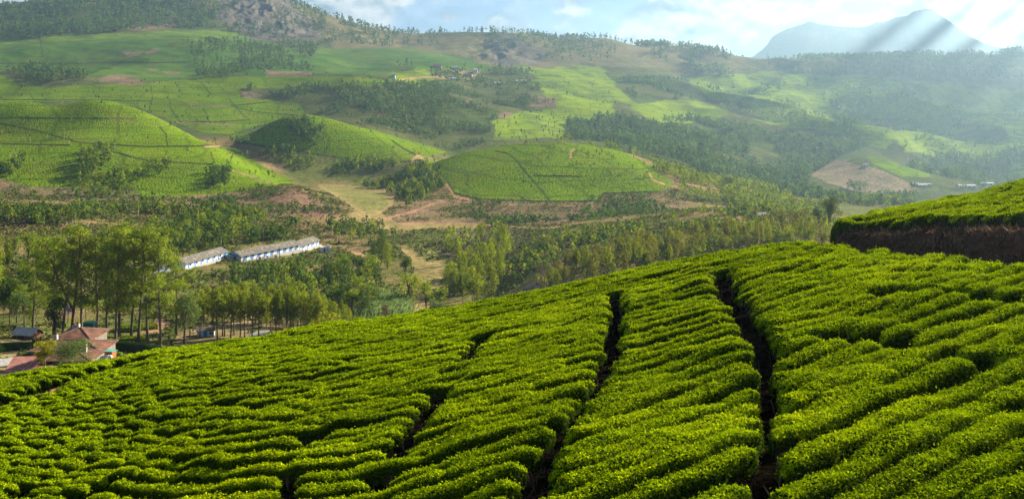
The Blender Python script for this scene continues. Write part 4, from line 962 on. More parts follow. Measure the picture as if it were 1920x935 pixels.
def gable(x0,x1,y0,y1,ze,rise,th=.12,over=.5,rows=0):
    """pitched roof with real sheets: ridge along x"""
    ym=(y0+y1)/2; out=[]
    for s_, ya in ((-1,y0-over),(1,y1+over)):
        dz = rise*(abs(ya-ym)/((y1-y0)/2)) - rise
        a = np.array([(x0-over,ya,ze-dz-rise*0+0),(x1+over,ya,ze-dz),(x1+over,ym,ze+rise),(x0-over,ym,ze+rise)],float)
        a[:2,2] = ze - rise*(over/((y1-y0)/2))
        b_ = a-np.array([0,0,th]); V=np.concatenate([b_,a])
        Q=[(4,5,6,7),(3,2,1,0),(0,1,5,4),(1,2,6,5),(2,3,7,6),(3,0,4,7)] if s_<0 else [(7,6,5,4),(0,1,2,3),(4,5,1,0),(5,6,2,1),(6,7,3,2),(7,4,0,3)]
        if s_>0: V=V+np.array([0,.004,.003])
        out.append((V,np.array(Q)))
    return out
def hip(x0,x1,y0,y1,ze,rise,over=.6):
    x0-=over;x1+=over;y0-=over;y1+=over; ym=(y0+y1)/2; r=min((y1-y0)/2,(x1-x0)/2-.3)
    V=np.array([(x0,y0,ze),(x1,y0,ze),(x1,y1,ze),(x0,y1,ze),(x0+r,ym,ze+rise),(x1-r,ym,ze+rise),(x0,y0,ze-.15),(x1,y0,ze-.15),(x1,y1,ze-.15),(x0,y1,ze-.15)],float)
    Q=[(0,1,5,4),(2,3,4,5),(1,2,5,5),(3,0,4,4),(6,7,1,0),(7,8,2,1),(8,9,3,2),(9,6,0,3),(9,8,7,6)]
    Vt=np.concatenate([V,V[[5]]+[.02,0,0],V[[4]]-[.02,0,0]]); Q[2]=(1,2,10,5); Q[3]=(3,0,11,4)
    return [(Vt,np.array(Q))]
def gable_ends(x0,x1,y0,y1,ze,rise):
    o=[]
    for x in (x0,x1-.2):
        ym=(y0+y1)/2; V=np.array([(x,y0,ze),(x,y1,ze),(x,ym+.05,ze+rise-.15),(x,ym-.05,ze+rise-.15),(x+.2,y0,ze),(x+.2,y1,ze),(x+.2,ym+.05,ze+rise-.15),(x+.2,ym-.05,ze+rise-.15)],float)
        o.append((V,np.array([(0,3,2,1),(4,5,6,7),(0,1,5,4),(1,2,6,5),(2,3,7,6),(3,0,4,7)])))
    return o
def rowhouse(pxa,Ya,pxb,Yb,label,units,Dp=6.2,Hw=2.35,rise=1.45):
    xa,xb=at(pxa,Ya),at(pxb,Yb); L_=math.hypot(xb-xa,Yb-Ya); rz=math.atan2(Yb-Ya,xb-xa)
    z=max(float(ground(xa,Ya)),float(ground(xb,Yb)),float(ground((xa+xb)/2,(Ya+Yb)/2)))
    r=root('row_house',xa,Ya,rz,label,'row house','blue-and-white row houses in the valley',z=z-.1)
    part('plinth',r,M_CONC,box(-.4,L_+.4,-1.3,Dp+.3,-4,.12))
    part('wall',r,M_WBLUE,box(0,L_,0,Dp,.12,Hw),*gable_ends(0,L_,0,Dp,Hw,rise))
    b=Bag()
    for V,Q in gable(0,L_,0,Dp,Hw+.05,rise,.12,.7): b.add(V,Q)
    for i in range(int(L_*.7)):            # lighter patched sheets lying on the roof
        x=Rt.uniform(.3,L_-1.5); y=Rt.uniform(0,Dp/2-1.2); zt=Hw+.05+rise*(y/(Dp/2)); dz=rise*(.9/(Dp/2)); wd=Rt.uniform(.25,.7)
        V=np.array([(x,y,zt+.02),(x+wd,y,zt+.02),(x+wd,y+.9,zt+dz+.02),(x,y+.9,zt+dz+.02),(x,y,zt+.05),(x+wd,y,zt+.05),(x+wd,y+.9,zt+dz+.05),(x,y+.9,zt+dz+.05)],float)
        b.add(V,np.array([(0,3,2,1),(4,5,6,7),(0,1,5,4),(1,2,6,5),(2,3,7,6),(3,0,4,7)]),1)
    link(bpy.data.objects.new('roof',b.mesh('roof',[M_ROOFG,M_ROOFP])),r)
    step=L_/units
    for i in range(units):
        x=step*(i+.5)
        part('door',r,M_DBLUE,box(x-.5,x+.5,-.05,-.003,.13,1.95))
        w_=part('window',r,M_DBLUE,box(x+step*.28-.45,x+step*.28+.45,-.05,-.003,.95,1.8)); part('pane',w_,M_GLASSD,box(x+step*.28-.32,x+step*.28+.32,-.06,-.052,1.05,1.7))
        part('veranda_post',r,M_WWHITE,box(x-step*.45-.08,x-step*.45+.08,-.62,-.46,.12,Hw-.25))
    return r
rowhouse(348,412,426,442,'nearest grey-roofed blue and white row house, left of the blue tarpaulin shack',7)
rowhouse(452,438,561,470,'longest grey-roofed row house, in the middle of the three',9)
rowhouse(553,468,598,492,'farthest grey-roofed row house, right end of the line',5)
rowhouse(236,388,318,402,'row house half hidden behind the tall trees',6)
r=root('shack',at(436,440),440,.75,'low shack roofed with blue tarpaulin between two row houses','shack',sink=.1)
part('wall',r,M_CONC,box(-2.4,2.4,-1.8,1.8,0,2.0)); part('tarpaulin',r,M_TARP,box(-2.9,2.7,-2.3,2.1,2.02,2.14),box(-1.2,2.9,-3.2,-2.32,1.75,1.85)); part('door',r,M_WOODP,box(-.4,.4,-1.86,-1.81,.02,1.8))
r=root('shed',at(590,405),405,.5,'small flat-roofed grey shed in the scrub below the row houses','shed',sink=.2)
part('wall',r,M_CONC,box(-1.9,1.9,-1.3,1.3,0,1.9)); part('roof',r,M_ROOFL,box(-2.2,2.2,-1.6,1.6,1.92,2.05)); part('door',r,M_GLASSD,box(-1.2,-.2,-1.36,-1.303,.05,1.7)); part('window',r,M_WWHITE,box(.4,1.2,-1.34,-1.303,.8,1.4))
r=root('house',at(610,478),478,.3,'small white flat-roofed house right of the row houses','house',sink=.2)
part('wall',r,M_WWHITE,box(-2.2,2.2,-1.6,1.6,0,2.4)); part('roof',r,M_ROOFL,box(-2.4,2.4,-1.8,1.8,2.42,2.55),box(.6,1.9,-1,.8,2.57,3.3)); part('door',r,M_GLASSD,box(-.9,-.2,-1.66,-1.603,.05,1.9)); part('window',r,M_DBLUE,box(.5,1.3,-1.65,-1.603,.9,1.7))
for px_,Y,tx in ((386,300,'blue and white hut glimpsed between the plantation trunks'),(487,298,'white hut with teal roof at the foot of the plantation')):
    r=root('hut',at(px_,Y),Y,.2,tx,'hut',sink=.2)
    part('wall',r,M_WWHITE if px_>400 else M_WBLUE,box(-2.2,2.2,-1.5,1.5,0,1.9),*gable_ends(-2.2,2.2,-1.5,1.5,1.9,.7)); part('roof',r,M_ROOFL if px_>400 else M_ROOFG,*gable(-2.2,2.2,-1.5,1.5,1.93,.7,.1,.3)); part('door',r,M_DBLUE,box(-.5,.5,-1.56,-1.503,.02,1.7)); part('window',r,M_GLASSD,box(1.0,1.7,-1.55,-1.503,.8,1.4))

# washing on a line in front of the middle row house
Xl,Yl=at(500,444),444.; r=root('washing_line',Xl,Yl,.75,'washing line of coloured cloths before the middle row house','washing line',sink=.1)
for sx in (-4.5,4.5): part('post',r,M_WOODP,box(sx-.06,sx+.06,-.06,.06,-.3,2.1))
part('line',r,M_WIRE,tube([(-4.4,0,2.0),(0,0,1.85),(4.4,0,2.0)],.02,4))
for k,cm_ in enumerate(((.6,.08,.10),(.75,.72,.68),(.08,.30,.60),(.70,.68,.64),(.62,.35,.10))):
    mm_=mat_plain('washed_cloth',cm_,.9,.1,2); x=-3.6+k*1.75; part('cloth',r,mm_,box(x,x+Rt.uniform(.7,1.2),-.03,.03,.75,1.84))
# bungalow with its many hipped roofs
BY=243.; BX=at(140,BY); zg=float(ground(BX,BY))
def rz_(row,Y): return (HY-row)/F*Y-zg
def rx(px_,Y): return at(px_,Y)-BX
bg=root('bungalow',BX,BY,0,'brown-roofed colonial bungalow with white chimneys at the left edge','bungalow',z=zg)
blocks=((96,168,255,266,637,614),(58,186,243,253,658,637),(84,166,233,242,675,657))
shapes=[];roofs=[]
for a,b_,y0,y1,re,rr in blocks:
    ze=rz_(re,y0); 
    shapes.append(box(rx(a,y0),rx(b_,y0),y0-BY,y1-BY,-4,ze-.02)); roofs+=hip(rx(a,y0),rx(b_,y0),y0-BY,y1-BY,ze,rz_(rr,(y0+y1)/2)-ze)
part('wall',bg,M_CREAM,*shapes); rf=part('roof',bg,M_ROOFB,*roofs)
tubes=[]
for V,Q in roofs:
    for a,b_ in ((4,5),(0,4),(3,4),(1,5),(2,5)): tubes.append(tube([V[a]+[0,0,.03],V[b_]+[0,0,.03]],.13,5))
M_RIDGE=mat_plain('pale_ridge_tiles',(.26,.17,.12),.9,.3,2)
part('ridge_tiles',rf,M_RIDGE,*tubes)
for px_,Y,r0,r1,wd in ((105,250,642,627,.7),(139,262,622,609,.8),(146,262,622,607,.8),(160,238,655,643,.7)):
    c_=part('chimney',bg,M_CHIM,box(rx(px_,Y)-wd/2,rx(px_,Y)+wd/2,Y-BY-.45,Y-BY+.45,rz_(r0,Y)-.8,rz_(r1,Y)))
    part('chimney_pot',c_,M_ROOFB,box(rx(px_,Y)-.2,rx(px_,Y)+.2,Y-BY-.2,Y-BY+.2,rz_(r1,Y)+.003,rz_(r1,Y)+.5))
for a in (94,108,128,144,158): part('window',bg,M_GLASSD,box(rx(a,233)-.4,rx(a,233)+.4,233-BY-.06,233-BY-.003,rz_(686,233),rz_(678,233)))
part('window',bg,M_GLASSD,box(rx(180,243)-.5,rx(180,243)+.5,243-BY-.06,243-BY-.003,rz_(670,243),rz_(660,243)))
# rusty red shed
Y=221.; X=at(36,Y); z=float(ground(X,Y)); r=root('tin_shed',X,Y,.12,'shed with a rusty red corrugated roof at the lower left edge','shed',z=z)
wx=2.6; zt=(HY-668)/F*(Y+6)-z; zl=(HY-699)/F*Y-z
part('wall',r,M_ROOFB,box(-wx,wx,.6,6,-1,zl-.2))
V=[];nr=26
xs=np.linspace(-wx-.4,wx+.4,nr*2); zz=np.where(np.arange(nr*2)%2==0,0,.07)
lo=np.stack([xs,np.full(nr*2,-.5),zl+zz],-1); hi=np.stack([xs,np.full(nr*2,6.2),zt+zz],-1)
V=np.concatenate([lo,hi,lo-[0,0,.06],hi-[0,0,.06]]); n_=nr*2; i=np.arange(n_-1)
Q=np.concatenate([np.stack([i,i+1,i+1+n_,i+n_],-1),np.stack([i+2*n_,i+3*n_,i+1+3*n_,i+1+2*n_],-1),np.stack([i,i+2*n_,i+1+2*n_,i+1],-1)])
part('roof',r,M_ROOFR,(V,Q)); part('post',r,M_WWHITE,box(-.9,-.75,-.35,-.2,-2,zl-.1)); part('post',r,M_WWHITE,box(2.3,2.45,-.35,-.2,-2,zl-.1))
Y=232.; X=at(14,Y); r=root('outbuilding',X,Y,.5,'small outbuilding with a pale grey roof behind the red shed','shed',sink=.1)
zz=(HY-678)/F*Y-float(ground(X,Y)); part('wall',r,M_CONC,box(-1.6,1.6,-1.6,1.6,-2,zz),*gable_ends(-1.6,1.6,-1.6,1.6,zz,.9)); part('roof',r,M_ROOFL,*gable(-1.6,1.6,-1.6,1.6,zz+.03,.9,.1,.4))
Y=222.; X=at(207,Y); r=root('hut',X,Y,-.25,'small orange hut with a teal roof beside the bungalow','hut',sink=.2)
zt=(HY-656)/F*Y-float(ground(X,Y)); part('wall',r,M_ORANGE,box(-.85,.85,-.7,.7,-1,zt)); part('roof',r,M_TEALR,box(-1.0,1.0,-.9,.9,zt+.003,zt+.14)); part('door',r,M_GLASSD,box(-.25,.35,-.75,-.703,zt-1.7,zt-.2))
Y=288.; X=at(52,Y); r=root('old_barn',X,Y,-.3,'old low barn with a weathered pale roof at the far left','barn',sink=.2)
part('wall',r,M_ROOFB,box(-3,3,-2,2,0,1.7),*gable_ends(-3,3,-2,2,1.7,1.3)); part('roof',r,M_ROOFL,*gable(-3,3,-2,2,1.73,1.3,.1,.4)); part('door',r,M_GLASSD,box(-.6,.6,-2.06,-2.003,0,1.5))
Y=276.; X=at(169,Y); r=root('tent',X,Y,0,'dark green garden awning with a pale top behind the bungalow','awning',sink=0)
zt=(HY-603)/F*Y-float(ground(X,Y)); part('cover',r,M_TEALR,box(-1.5,1.5,-1.1,1.1,zt-.12,zt)); part('side_cloth',r,M_GREENT,box(-1.4,1.4,-1.0,1.0,zt-1.5,zt-.123))
for sx in (-1.35,1.35): part('post',r,M_WWHITE,box(sx-.05,sx+.05,-1.08,-1.003,-.3,zt-.125))
# clipped hedges of the garden
def hedge(name,pts,wd,hh,mat,label,cat,n_per=130,leaf=.2,top=None):
    P_=np.array(pts,float); seg=[]
    for a,b_ in zip(P_[:-1],P_[1:]):
        k=max(2,int(np.hypot(*(b_[:2]-a[:2]))/.6)); seg+= [a+(b_-a)*t for t in np.linspace(0,1,k,endpoint=False)]
    S=np.array(seg+[P_[-1]]); T=unit(np.gradient(S[:,:2],axis=0)); Nn=np.stack([-T[:,1],T[:,0]],1); g=ground(S[:,0],S[:,1])
    hN=hh*(1+.12*(vnoise(S[:,0],S[:,1],5)-.5)); prof=[(-1,0),(-1,.55),(-.93,.9),(-.6,1),(0,1.04),(.6,1),(.93,.9),(1,.55),(1,0)]
    V=np.array([[ (S[k,0]+Nn[k,0]*a*wd,S[k,1]+Nn[k,1]*a*wd,g[k]-.2+(hN[k]+.2)*b_) for a,b_ in prof] for k in range(len(S))]); m=len(prof)
    id_=np.arange(len(S)*m).reshape(len(S),m); Q=np.stack([id_[:-1,:-1],id_[1:,:-1],id_[1:,1:],id_[:-1,1:]],-1).reshape(-1,4)
    b=Bag(); b.add(V.reshape(-1,3),Q,0,.3); nn=int(len(S)*.6*n_per)
    i=Rt.integers(0,len(S)-1,nn); j=Rt.integers(0,m-1,nn); f,h_=Rt.random(nn)[:,None],Rt.random(nn)[:,None]
    C_=(V[i,j]*(1-f)+V[i+1,j]*f)*(1-h_)+(V[i,j+1]*(1-f)+V[i+1,j+1]*f)*h_; nb=unit(np.cross(V[i+1,j]-V[i,j],V[i,j+1]-V[i,j])); nb=np.where((nb*(C_-np.stack([S[i,0],S[i,1],g[i]+hh*.5],-1))).sum(1,keepdims=True)<0,-nb,nb)
    V2,Q2=cards(C_+nb*.05,leaf*Rt.uniform(.7,1.3,nn),Rt,nb*1.3,.8); b.add(V2,Q2,1,Rt.random(nn))
    ob=link(bpy.data.objects.new(name,b.mesh(name,[M_BODY,mat]))); ob['label']=label; ob['category']=cat; return ob
def hp(px_,Y): return (at(px_,Y),Y)
hedge('hedge',[hp(188,268),hp(230,262),hp(280,256),hp(335,248),hp(372,244)],1.1,2.4,M_DARK,'long dark clipped hedge behind the bungalow garden','hedge')
hedge('garden_hedge',[hp(190,286),hp(215,287),hp(250,289),hp(268,291)],1.6,1.2,M_TEA,'bright green clipped hedge in front of the tall trunks','hedge',160)
hedge('garden_hedge',[hp(222,303),hp(250,304),hp(290,308)],2.2,1.3,M_TEA,'bright green hedge bed curving behind the tall trunks','hedge',160)
hedge('garden_hedge',[hp(-60,246),hp(20,262),hp(75,268)],1.0,1.6,M_DARK,'dark hedge along the lawn left of the bungalow','hedge')
# low red flower bed
b=Bag(); n_=900; x=at(238,236)+Rt.uniform(-2.6,2.6,n_); y=236+Rt.uniform(-2,2,n_)
V,Q=cards(np.stack([x,y,ground(x,y)+Rt.uniform(.1,.6,n_)],-1),.3,Rt,np.array([0,-.3,1.]),.9); b.add(V,Q,0,Rt.random(n_))
M_FLOW=mat_leaf('red_flowers',(.10,.10,.02),(.42,.05,.04),.2,tip=(.6,.35,.03),objvar=.05)
ob=link(bpy.data.objects.new('flower_bed',b.mesh('flower_bed',[M_FLOW]))); ob['kind']='stuff'; ob['label']='red flowers in a bed beside the bungalow'
# road parapet behind the tall trees
S=[(at(p,342),342) for p in np.linspace(148,272,14)]; b=Bag()
for (xa,ya),(xb,yb) in zip(S[:-1],S[1:]):
    za=float(ground(xa,ya)); b.add(*box(xa,xb-.05,ya-.2,ya+.2,za-.5,za+1.0))
ob=link(bpy.data.objects.new('road_parapet',b.mesh('road_parapet',[M_ROADW]))); ob['label']='pale low roadside parapet behind the tall tree trunks'; ob['category']='wall'
# poles and wires
POLES=[(1031,335,486,'wooden power pole beside the road glimpse beyond the tea crest'),(923,338,528,'wooden power pole half hidden behind the tea crest'),(524,452,464,'thin pole standing in front of the middle row house'),(18,305,572,'power pole at the far left edge below the valley wood'),(161,318,560,'grey pole between the tall trunks')]
tops=[]
for px_,Y,tr,tx in POLES:
    X=at(px_,Y); z=float(ground(X,Y)); h=(HY-tr)/F*Y-z
    r=root('power_pole',X,Y,.4,tx,'power pole',z=z-.3); part('shaft',r,M_WOODP,tube([(0,0,0),(0,0,h*.5),(.05,0,h+.3)],[.16,.13,.10],7)); part('crossarm',r,M_WOODP,box(-.8,.8,-.06,.06,h-.35,h-.22))
    for sx in (-.7,0,.7): part('insulator',r,M_WWHITE,box(sx-.05,sx+.05,-.05,.05,h-.217,h-.05))
    tops.append((X,Y,z+h-.3))
def wire(a,b_,tx,sag=1.2,r0=.035):
    t=np.linspace(0,1,13)[:,None]; P_=np.array(a)*(1-t)+np.array(b_)*t; P_[:,2]-=(sag*4*t*(1-t))[:,0]
    V,Q=tube(P_,r0,4); b=Bag(); b.add(V,Q); ob=link(bpy.data.objects.new('power_line',b.mesh('power_line',[M_WIRE]))); ob['label']=tx; ob['category']='power line'
wire(tops[0],tops[1],'sagging power line between the two poles beyond the crest')
wire((at(-90,300),300,(HY-603)/F*300),(at(161,318),318,(HY-576)/F*318),'pale power line crossing the trees at the far left',1.6,.05)
# village and far buildings
def far_house(px_,row,ymin,ymax,w_,d_,h_,rise,wm,rm,tx,rz=0.,flat=False):
    X,Y,Z=spot(px_,row,ymin,ymax); r=root('house',X,Y,rz,tx,'house',None,z=Z-.6)
    if flat:
        part('wall',r,wm,box(-w_/2,w_/2,-d_/2,d_/2,-2,h_)); part('roof',r,rm,box(-w_/2-.3,w_/2+.3,-d_/2-.3,d_/2+.3,h_+.01,h_+.3))
    else:
        part('wall',r,wm,box(-w_/2,w_/2,-d_/2,d_/2,-2,h_),*gable_ends(-w_/2,w_/2,-d_/2,d_/2,h_,rise)); part('roof',r,rm,*gable(-w_/2,w_/2,-d_/2,d_/2,h_+.05,rise,.2,.6))
    nw=max(2,int(w_/5))
    for k in range(nw):
        x=-w_/2+w_*(k+.5)/nw; part('window',r,M_GLASSD,box(x-.6,x+.6,-d_/2-.08,-d_/2-.004,h_*.35,h_*.75))
    return r
far_house(877,146,1500,2300,16,8,4.5,2.5,M_PINK,M_TEALR,'pink house with a teal roof in the hillside village',-.2)
ch=far_house(892,137,1500,2300,6,9,6,2.5,M_WWHITE,M_ROOFL,'small white church-like building in the hillside village'); part('tower',ch,M_WWHITE,box(-4.6,-3.05,-4,-2,-2,12))
far_house(820,127,1500,2300,15,8,4,2.5,M_CONC,M_ROOFR,'red-roofed house at the top of the hillside village')
far_house(852,130,1500,2300,9,7,4,2,M_WBLUE,M_ROOFL,'pale-roofed house right of the red-roofed village house')
far_house(932,160,1500,2300,15,8,4,2,M_WBLUE,M_ROOFL,'long blue and white house below the village trees',.1)
far_house(977,156,1500,2300,22,8,3.5,1.6,M_WWHITE,M_ROOFL,'long white house right of the hillside village',.05)
far_house(738,146,1300,2200,5,5,4,1.5,M_WBLUE,M_TEALR,'tiny turquoise hut by the dark tree on the ridge track')
far_house(850,151,1500,2300,12,7,3.5,1.6,M_WWHITE,M_ROOFL,'low white house below the dry clearing')
far_house(1623,312,1000,1700,6,4,3,1.2,M_WWHITE,M_ROOFL,'white hut on top of the bare brown hill')
far_house(1728,350,900,2400,9,7,2.6,1.2,M_WWHITE,M_ROOFL,'white house with a pale roof in the hazy valley')
far_house(1716,347,900,2400,6,5,2.4,1.2,M_WWHITE,M_CONC,'small pale house left of the white one in the hazy valley')
far_house(1742,349,900,2400,5,5,2.8,2,M_WWHITE,M_ROOFL,'narrow white house right of the pair in the hazy valley',0,True)
far_house(1812,352,900,2400,20,7,3,1.2,M_WWHITE,M_ROOFL,'long pale building low in the hazy valley')
far_house(1851,348,900,2400,14,7,3.6,2,M_WWHITE,M_WWHITE,'bright white flat-roofed building just above the bank tea',0,True)
for k,px_ in enumerate((1642,1657,1670,1684)):
    far_house(px_,371+k,850,1500,5,4,2.2,1.0,M_WBLUE,M_ROOFL,['leftmost','second','third','rightmost'][k]+' of four small blue houses below the brown hill')
far_house(1708,373,850,1500,9,5,3,1.2,M_TARP,M_TARP,'little blue-roofed hut right of the four small houses')
far_house(1428,405,380,620,2.6,2,1.2,.5,M_WWHITE,M_ROOFL,'small pale-roofed hut on the knoll')
# glimpse of the parked white van and pale rocks in the tea
b=Bag()
for k in range(9):
    px_=200+Rt.uniform(-5,9); Y=82+Rt.uniform(-1,1.5); X=at(px_,Y); z=float(ground(X,Y)); s_=Rt.uniform(.14,.32)
    V=iv0=unit(Rt.normal(0,1,(1,3))); th=np.linspace(0,math.pi,6)[:,None]; ph=np.arange(8)/8*2*math.pi
    P_=np.stack([np.sin(th)*np.cos(ph),np.sin(th)*np.sin(ph),np.cos(th)*np.ones(8)],-1).reshape(-1,3)*s_*np.array([1.3,1,.8]); P_+=Rt.normal(0,s_*.08,P_.shape)+np.array([X,Y,z+.45+s_*.4])
    i_=np.arange(48).reshape(6,8); j_=np.roll(i_,-1,1); b.add(P_,np.stack([i_[:-1],i_[1:],j_[1:],j_[:-1]],-1).reshape(-1,4))
ob=link(bpy.data.objects.new('rock_pile',b.mesh('rock_pile',[M_STONE]))); ob['label']='small pile of pale stones beside the far left tea path'; ob['category']='rock pile'
# people on the drive
M_SKIN=mat_plain('skin',(.22,.11,.07),.6,.05,3); M_HAIR=mat_plain('black_hair',(.01,.01,.01),.6,.1,3)
def person(px_,Y,rz,top,bot,label,hh=1.62,arm=.25):
    X=at(px_,Y); r=root('person',X,Y,rz,label,'person')
    def skin(name,vs,es,rd,mat,parent):
        me=bpy.data.meshes.new(name); me.from_pydata(vs,es,[]); ob=link(bpy.data.objects.new(name,me),parent); me.materials.append(mat)
        ob.modifiers.new('s','SKIN'); sl=me.skin_vertices[0].data
        for k,q in enumerate(rd): sl[k].radius=(q,q)
        sl[0].use_root=True; ob.modifiers.new('u','SUBSURF').levels=1; ob.modifiers['u'].render_levels=1; return ob
    s_=hh/1.62
    v=[(0,0,.88),(0,.01,1.1),(0,.01,1.3),(0,0,1.40),(0,-.01,1.46),(0,-.02,1.56),(-.17,0,1.33),(-.24,.02,1.08),(-.23,-.10,.88),(-.22,-.14,.80),(.17,0,1.33),(.25,.0,1.08),(.24,-.08,.86),(.23,-.12,.78),(-.09,0,.80),(-.10,-.05,.46),(-.10,.04,.08),(-.10,-.09,.03),(.09,0,.80),(.10,.08,.46),(.11,.14,.10),(.11,.02,.03)]
    v=[tuple(c*s_ for c in q) for q in v]; e=[(0,1),(1,2),(2,3),(3,4),(4,5),(2,6),(6,7),(7,8),(8,9),(2,10),(10,11),(11,12),(12,13),(0,14),(14,15),(15,16),(16,17),(0,18),(18,19),(19,20),(20,21)]
    rd=[.13,.12,.14,.055,.085,.075,.06,.045,.035,.035,.06,.045,.035,.035,.09,.06,.04,.035,.09,.06,.04,.035]
    skin('body',v,e,rd,M_SKIN,r)
    tv=[0,1,2,6,7,10,11]; skin('top',[v[k] for k in tv],[(0,1),(1,2),(2,3),(3,4),(2,5),(5,6)],[.16,.145,.165,.08,.062,.08,.062],top,r)
    skin('skirt',[v[0],(0,.01,.62*s_),(0,.02,.30*s_),(0,.02,.14*s_)],[(0,1),(1,2),(2,3)],[.17,.18,.19,.20],bot,r)
    skin('hair',[(v[5][0],v[5][1]+.03,v[5][2]+.03),(v[5][0],v[5][1]+.06,v[5][2]-.05)],[(0,1)],[.085,.06],M_HAIR,r)
M_SPK=mat_plain('pink_cotton',(.75,.18,.35),.9,.1,5); M_SRD=mat_plain('red_cotton',(.60,.05,.08),.9,.1,5); M_SWH=mat_plain('white_cotton',(.75,.72,.70),.9,.05,5); M_SGN=mat_plain('green_cotton',(.08,.35,.20),.9,.1,5)
person(244.5,278,.4,M_SPK,M_SGN,'person in a pink top and green skirt walking on the drive'); person(250,279,-.5,M_SRD,M_SRD,'person in red clothes walking on the drive right of the pink one'); person(205,280,1.2,M_SWH,M_SPK,'person in a white top standing beside the garden hedge')
# stems under the bushes on the lip of the bank, roots and dry grass on the cut face
b=Bag()
for k in range(260):
    p=Rt.uniform(1566,2040); Y=float(np.interp(p,*BANK_HI))+Rt.uniform(-1.2,.8); X=at(p,Y); z=float(ground(X,Y)); a=Rt.normal(0,.28,2); L_=Rt.uniform(.3,.55)
    V,Q=tube([(X,Y,z-.1),(X+a[0]*L_*.4,Y+a[1]*L_*.4-.05,z+L_*.5),(X+a[0]*L_,Y+a[1]*L_-.1,z+L_)],[.022,.017,.009],4); b.add(V,Q)
for pts,hw in _gap3:
    for (xa,ya) in pts[::5]:
        for q in range(6):
            a=Rt.uniform(0,6.28); rr=hw*(.75+ya/95)+Rt.uniform(.0,.18); x_=xa+math.cos(a)*rr+Rt.uniform(-.5,.5); y_=ya+math.sin(a)*rr+Rt.uniform(-.6,.6)
            if gapdist(x_,y_)<0: continue
            z=float(ground(x_,y_)); d_=Rt.normal(0,.25,2); L_=Rt.uniform(.18,.36); V,Q=tube([(x_,y_,z-.05),(x_+d_[0]*L_*.5,y_+d_[1]*L_*.5,z+L_*.5),(x_+d_[0]*L_,y_+d_[1]*L_,z+L_)],[.020,.015,.008],4); b.add(V,Q)
ob=link(bpy.data.objects.new('bare_stems',b.mesh('bare_stems',[M_STEM]))); ob['kind']='stuff'; ob['label']='bare tea stems showing along the paths and the lip of the cut bank'
n_=26000; p=Rt.uniform(1556,2040,n_); lo,hi=np.interp(p,*BANK_LO),np.interp(p,*BANK_HI); Y=lo+(hi-lo)*Rt.random(n_); X=(p-CX)/F*Y; keep=fbm(X*.9,Y*.9,3,8)>-.15; X,Y=X[keep],Y[keep]; n_=len(X); Z=ground(X,Y)
L_=Rt.uniform(.08,.35,n_); d1=Rt.normal(0,.5,(n_,3))+np.array([-.1,-.5,.2]); d1=unit(d1)*L_[:,None]; p0=np.stack([X,Y,Z],-1); sd_=unit(np.cross(d1,[0,0,1.]))*.014
V=np.stack([p0-sd_,p0+sd_,p0+d1+sd_*.3,p0+d1-sd_*.3],1).reshape(-1,3)
M_ROOT=mat_leaf('dry_roots_grass',(.08,.05,.03),(.34,.22,.13),.1,objvar=.02)
ob=link(bpy.data.objects.new('dry_roots',fast_mesh('dry_roots',V,[np.arange(n_*4).reshape(-1,4)],[M_ROOT],fattr=Rt.random(n_)))); ob['kind']='stuff'; ob['label']='dry roots and grass on the shaded cut bank'
SHAFT_STRIPS = [(1490,200,10,2500,5400),(1590,200,18,2400,6800),(1690,200,11,2300,6000),(1785,200,30,2200,7600),(1895,200,15,2100,7000),(1990,200,30,2000,7200)]  # added unseen strips, lined up on the camera, shading the haze into shafts
# ------------------------------------------------------------------ camera, sun, sky, air
AZ, EL = math.radians(50), math.radians(25)
cam_d = bpy.data.cameras.new('camera'); cam = link(bpy.data.objects.new('camera', cam_d))
cam_d.sensor_width = 36; cam_d.lens = 36*F/1920; cam_d.shift_y = -(467.5-HY)/1920; cam_d.clip_end = 40000; cam_d.clip_start = .1
cam.rotation_euler = (math.radians(90), 0, 0); scene.camera = cam
sd = bpy.data.lights.new('sun', 'SUN'); sd.energy = SUN_E = 5.0; sd.angle = math.radians(1.1); sd.color = (1, .90, .70)
sun = link(bpy.data.objects.new('sun', sd))
sdir = Vector((math.sin(AZ)*math.cos(EL), math.cos(AZ)*math.cos(EL), math.sin(EL)))
sun.rotation_euler = sdir.to_track_quat('Z', 'Y').to_euler()
w = bpy.data.worlds.new('World'); scene.world = w; w.use_nodes = True
nt = w.node_tree; nt.nodes.clear(); lk = nt.links
out = N(nt, 'ShaderNodeOutputWorld')
sky = N(nt, 'ShaderNodeTexSky', sky_type='NISHITA'); sky.sun_disc = False; sky.sun_elevation = EL; sky.sun_rotation = AZ; sky.altitude = 2500; sky.air_density = .7; sky.dust_density = .1; sky.ozone_density = 3.0
bg1 = N(nt, 'ShaderNodeBackground'); bg1.inputs['Strength'].default_value = .05; lk.new(sky.outputs[0], bg1.inputs[0])
tc = N(nt, 'ShaderNodeTexCoord')
def vmath(op, a, b=None, s=None):
    n = N(nt, 'ShaderNodeVectorMath', operation=op); lk.new(a, n.inputs[0])
    if b is not None:
        if isinstance(b, tuple): n.inputs[1].default_value = b
        else: lk.new(b, n.inputs[1])
    if s is not None: n.inputs['Scale'].default_value = s
    return n.outputs['Value'] if op in ('DISTANCE', 'LENGTH', 'DOT_PRODUCT') else n.outputs[0]
def fm(op, a, b=0.0, c=None):
    n = N(nt, 'ShaderNodeMath', operation=op)
    for i, v in enumerate((a, b) if c is None else (a, b, c)):
        if isinstance(v, (int, float)): n.inputs[i].default_value = v
        else: lk.new(v, n.inputs[i])
    return n.outputs[0]
D = tc.outputs['Generated']
st = vmath('MULTIPLY', D, (1, 1, 1.7))
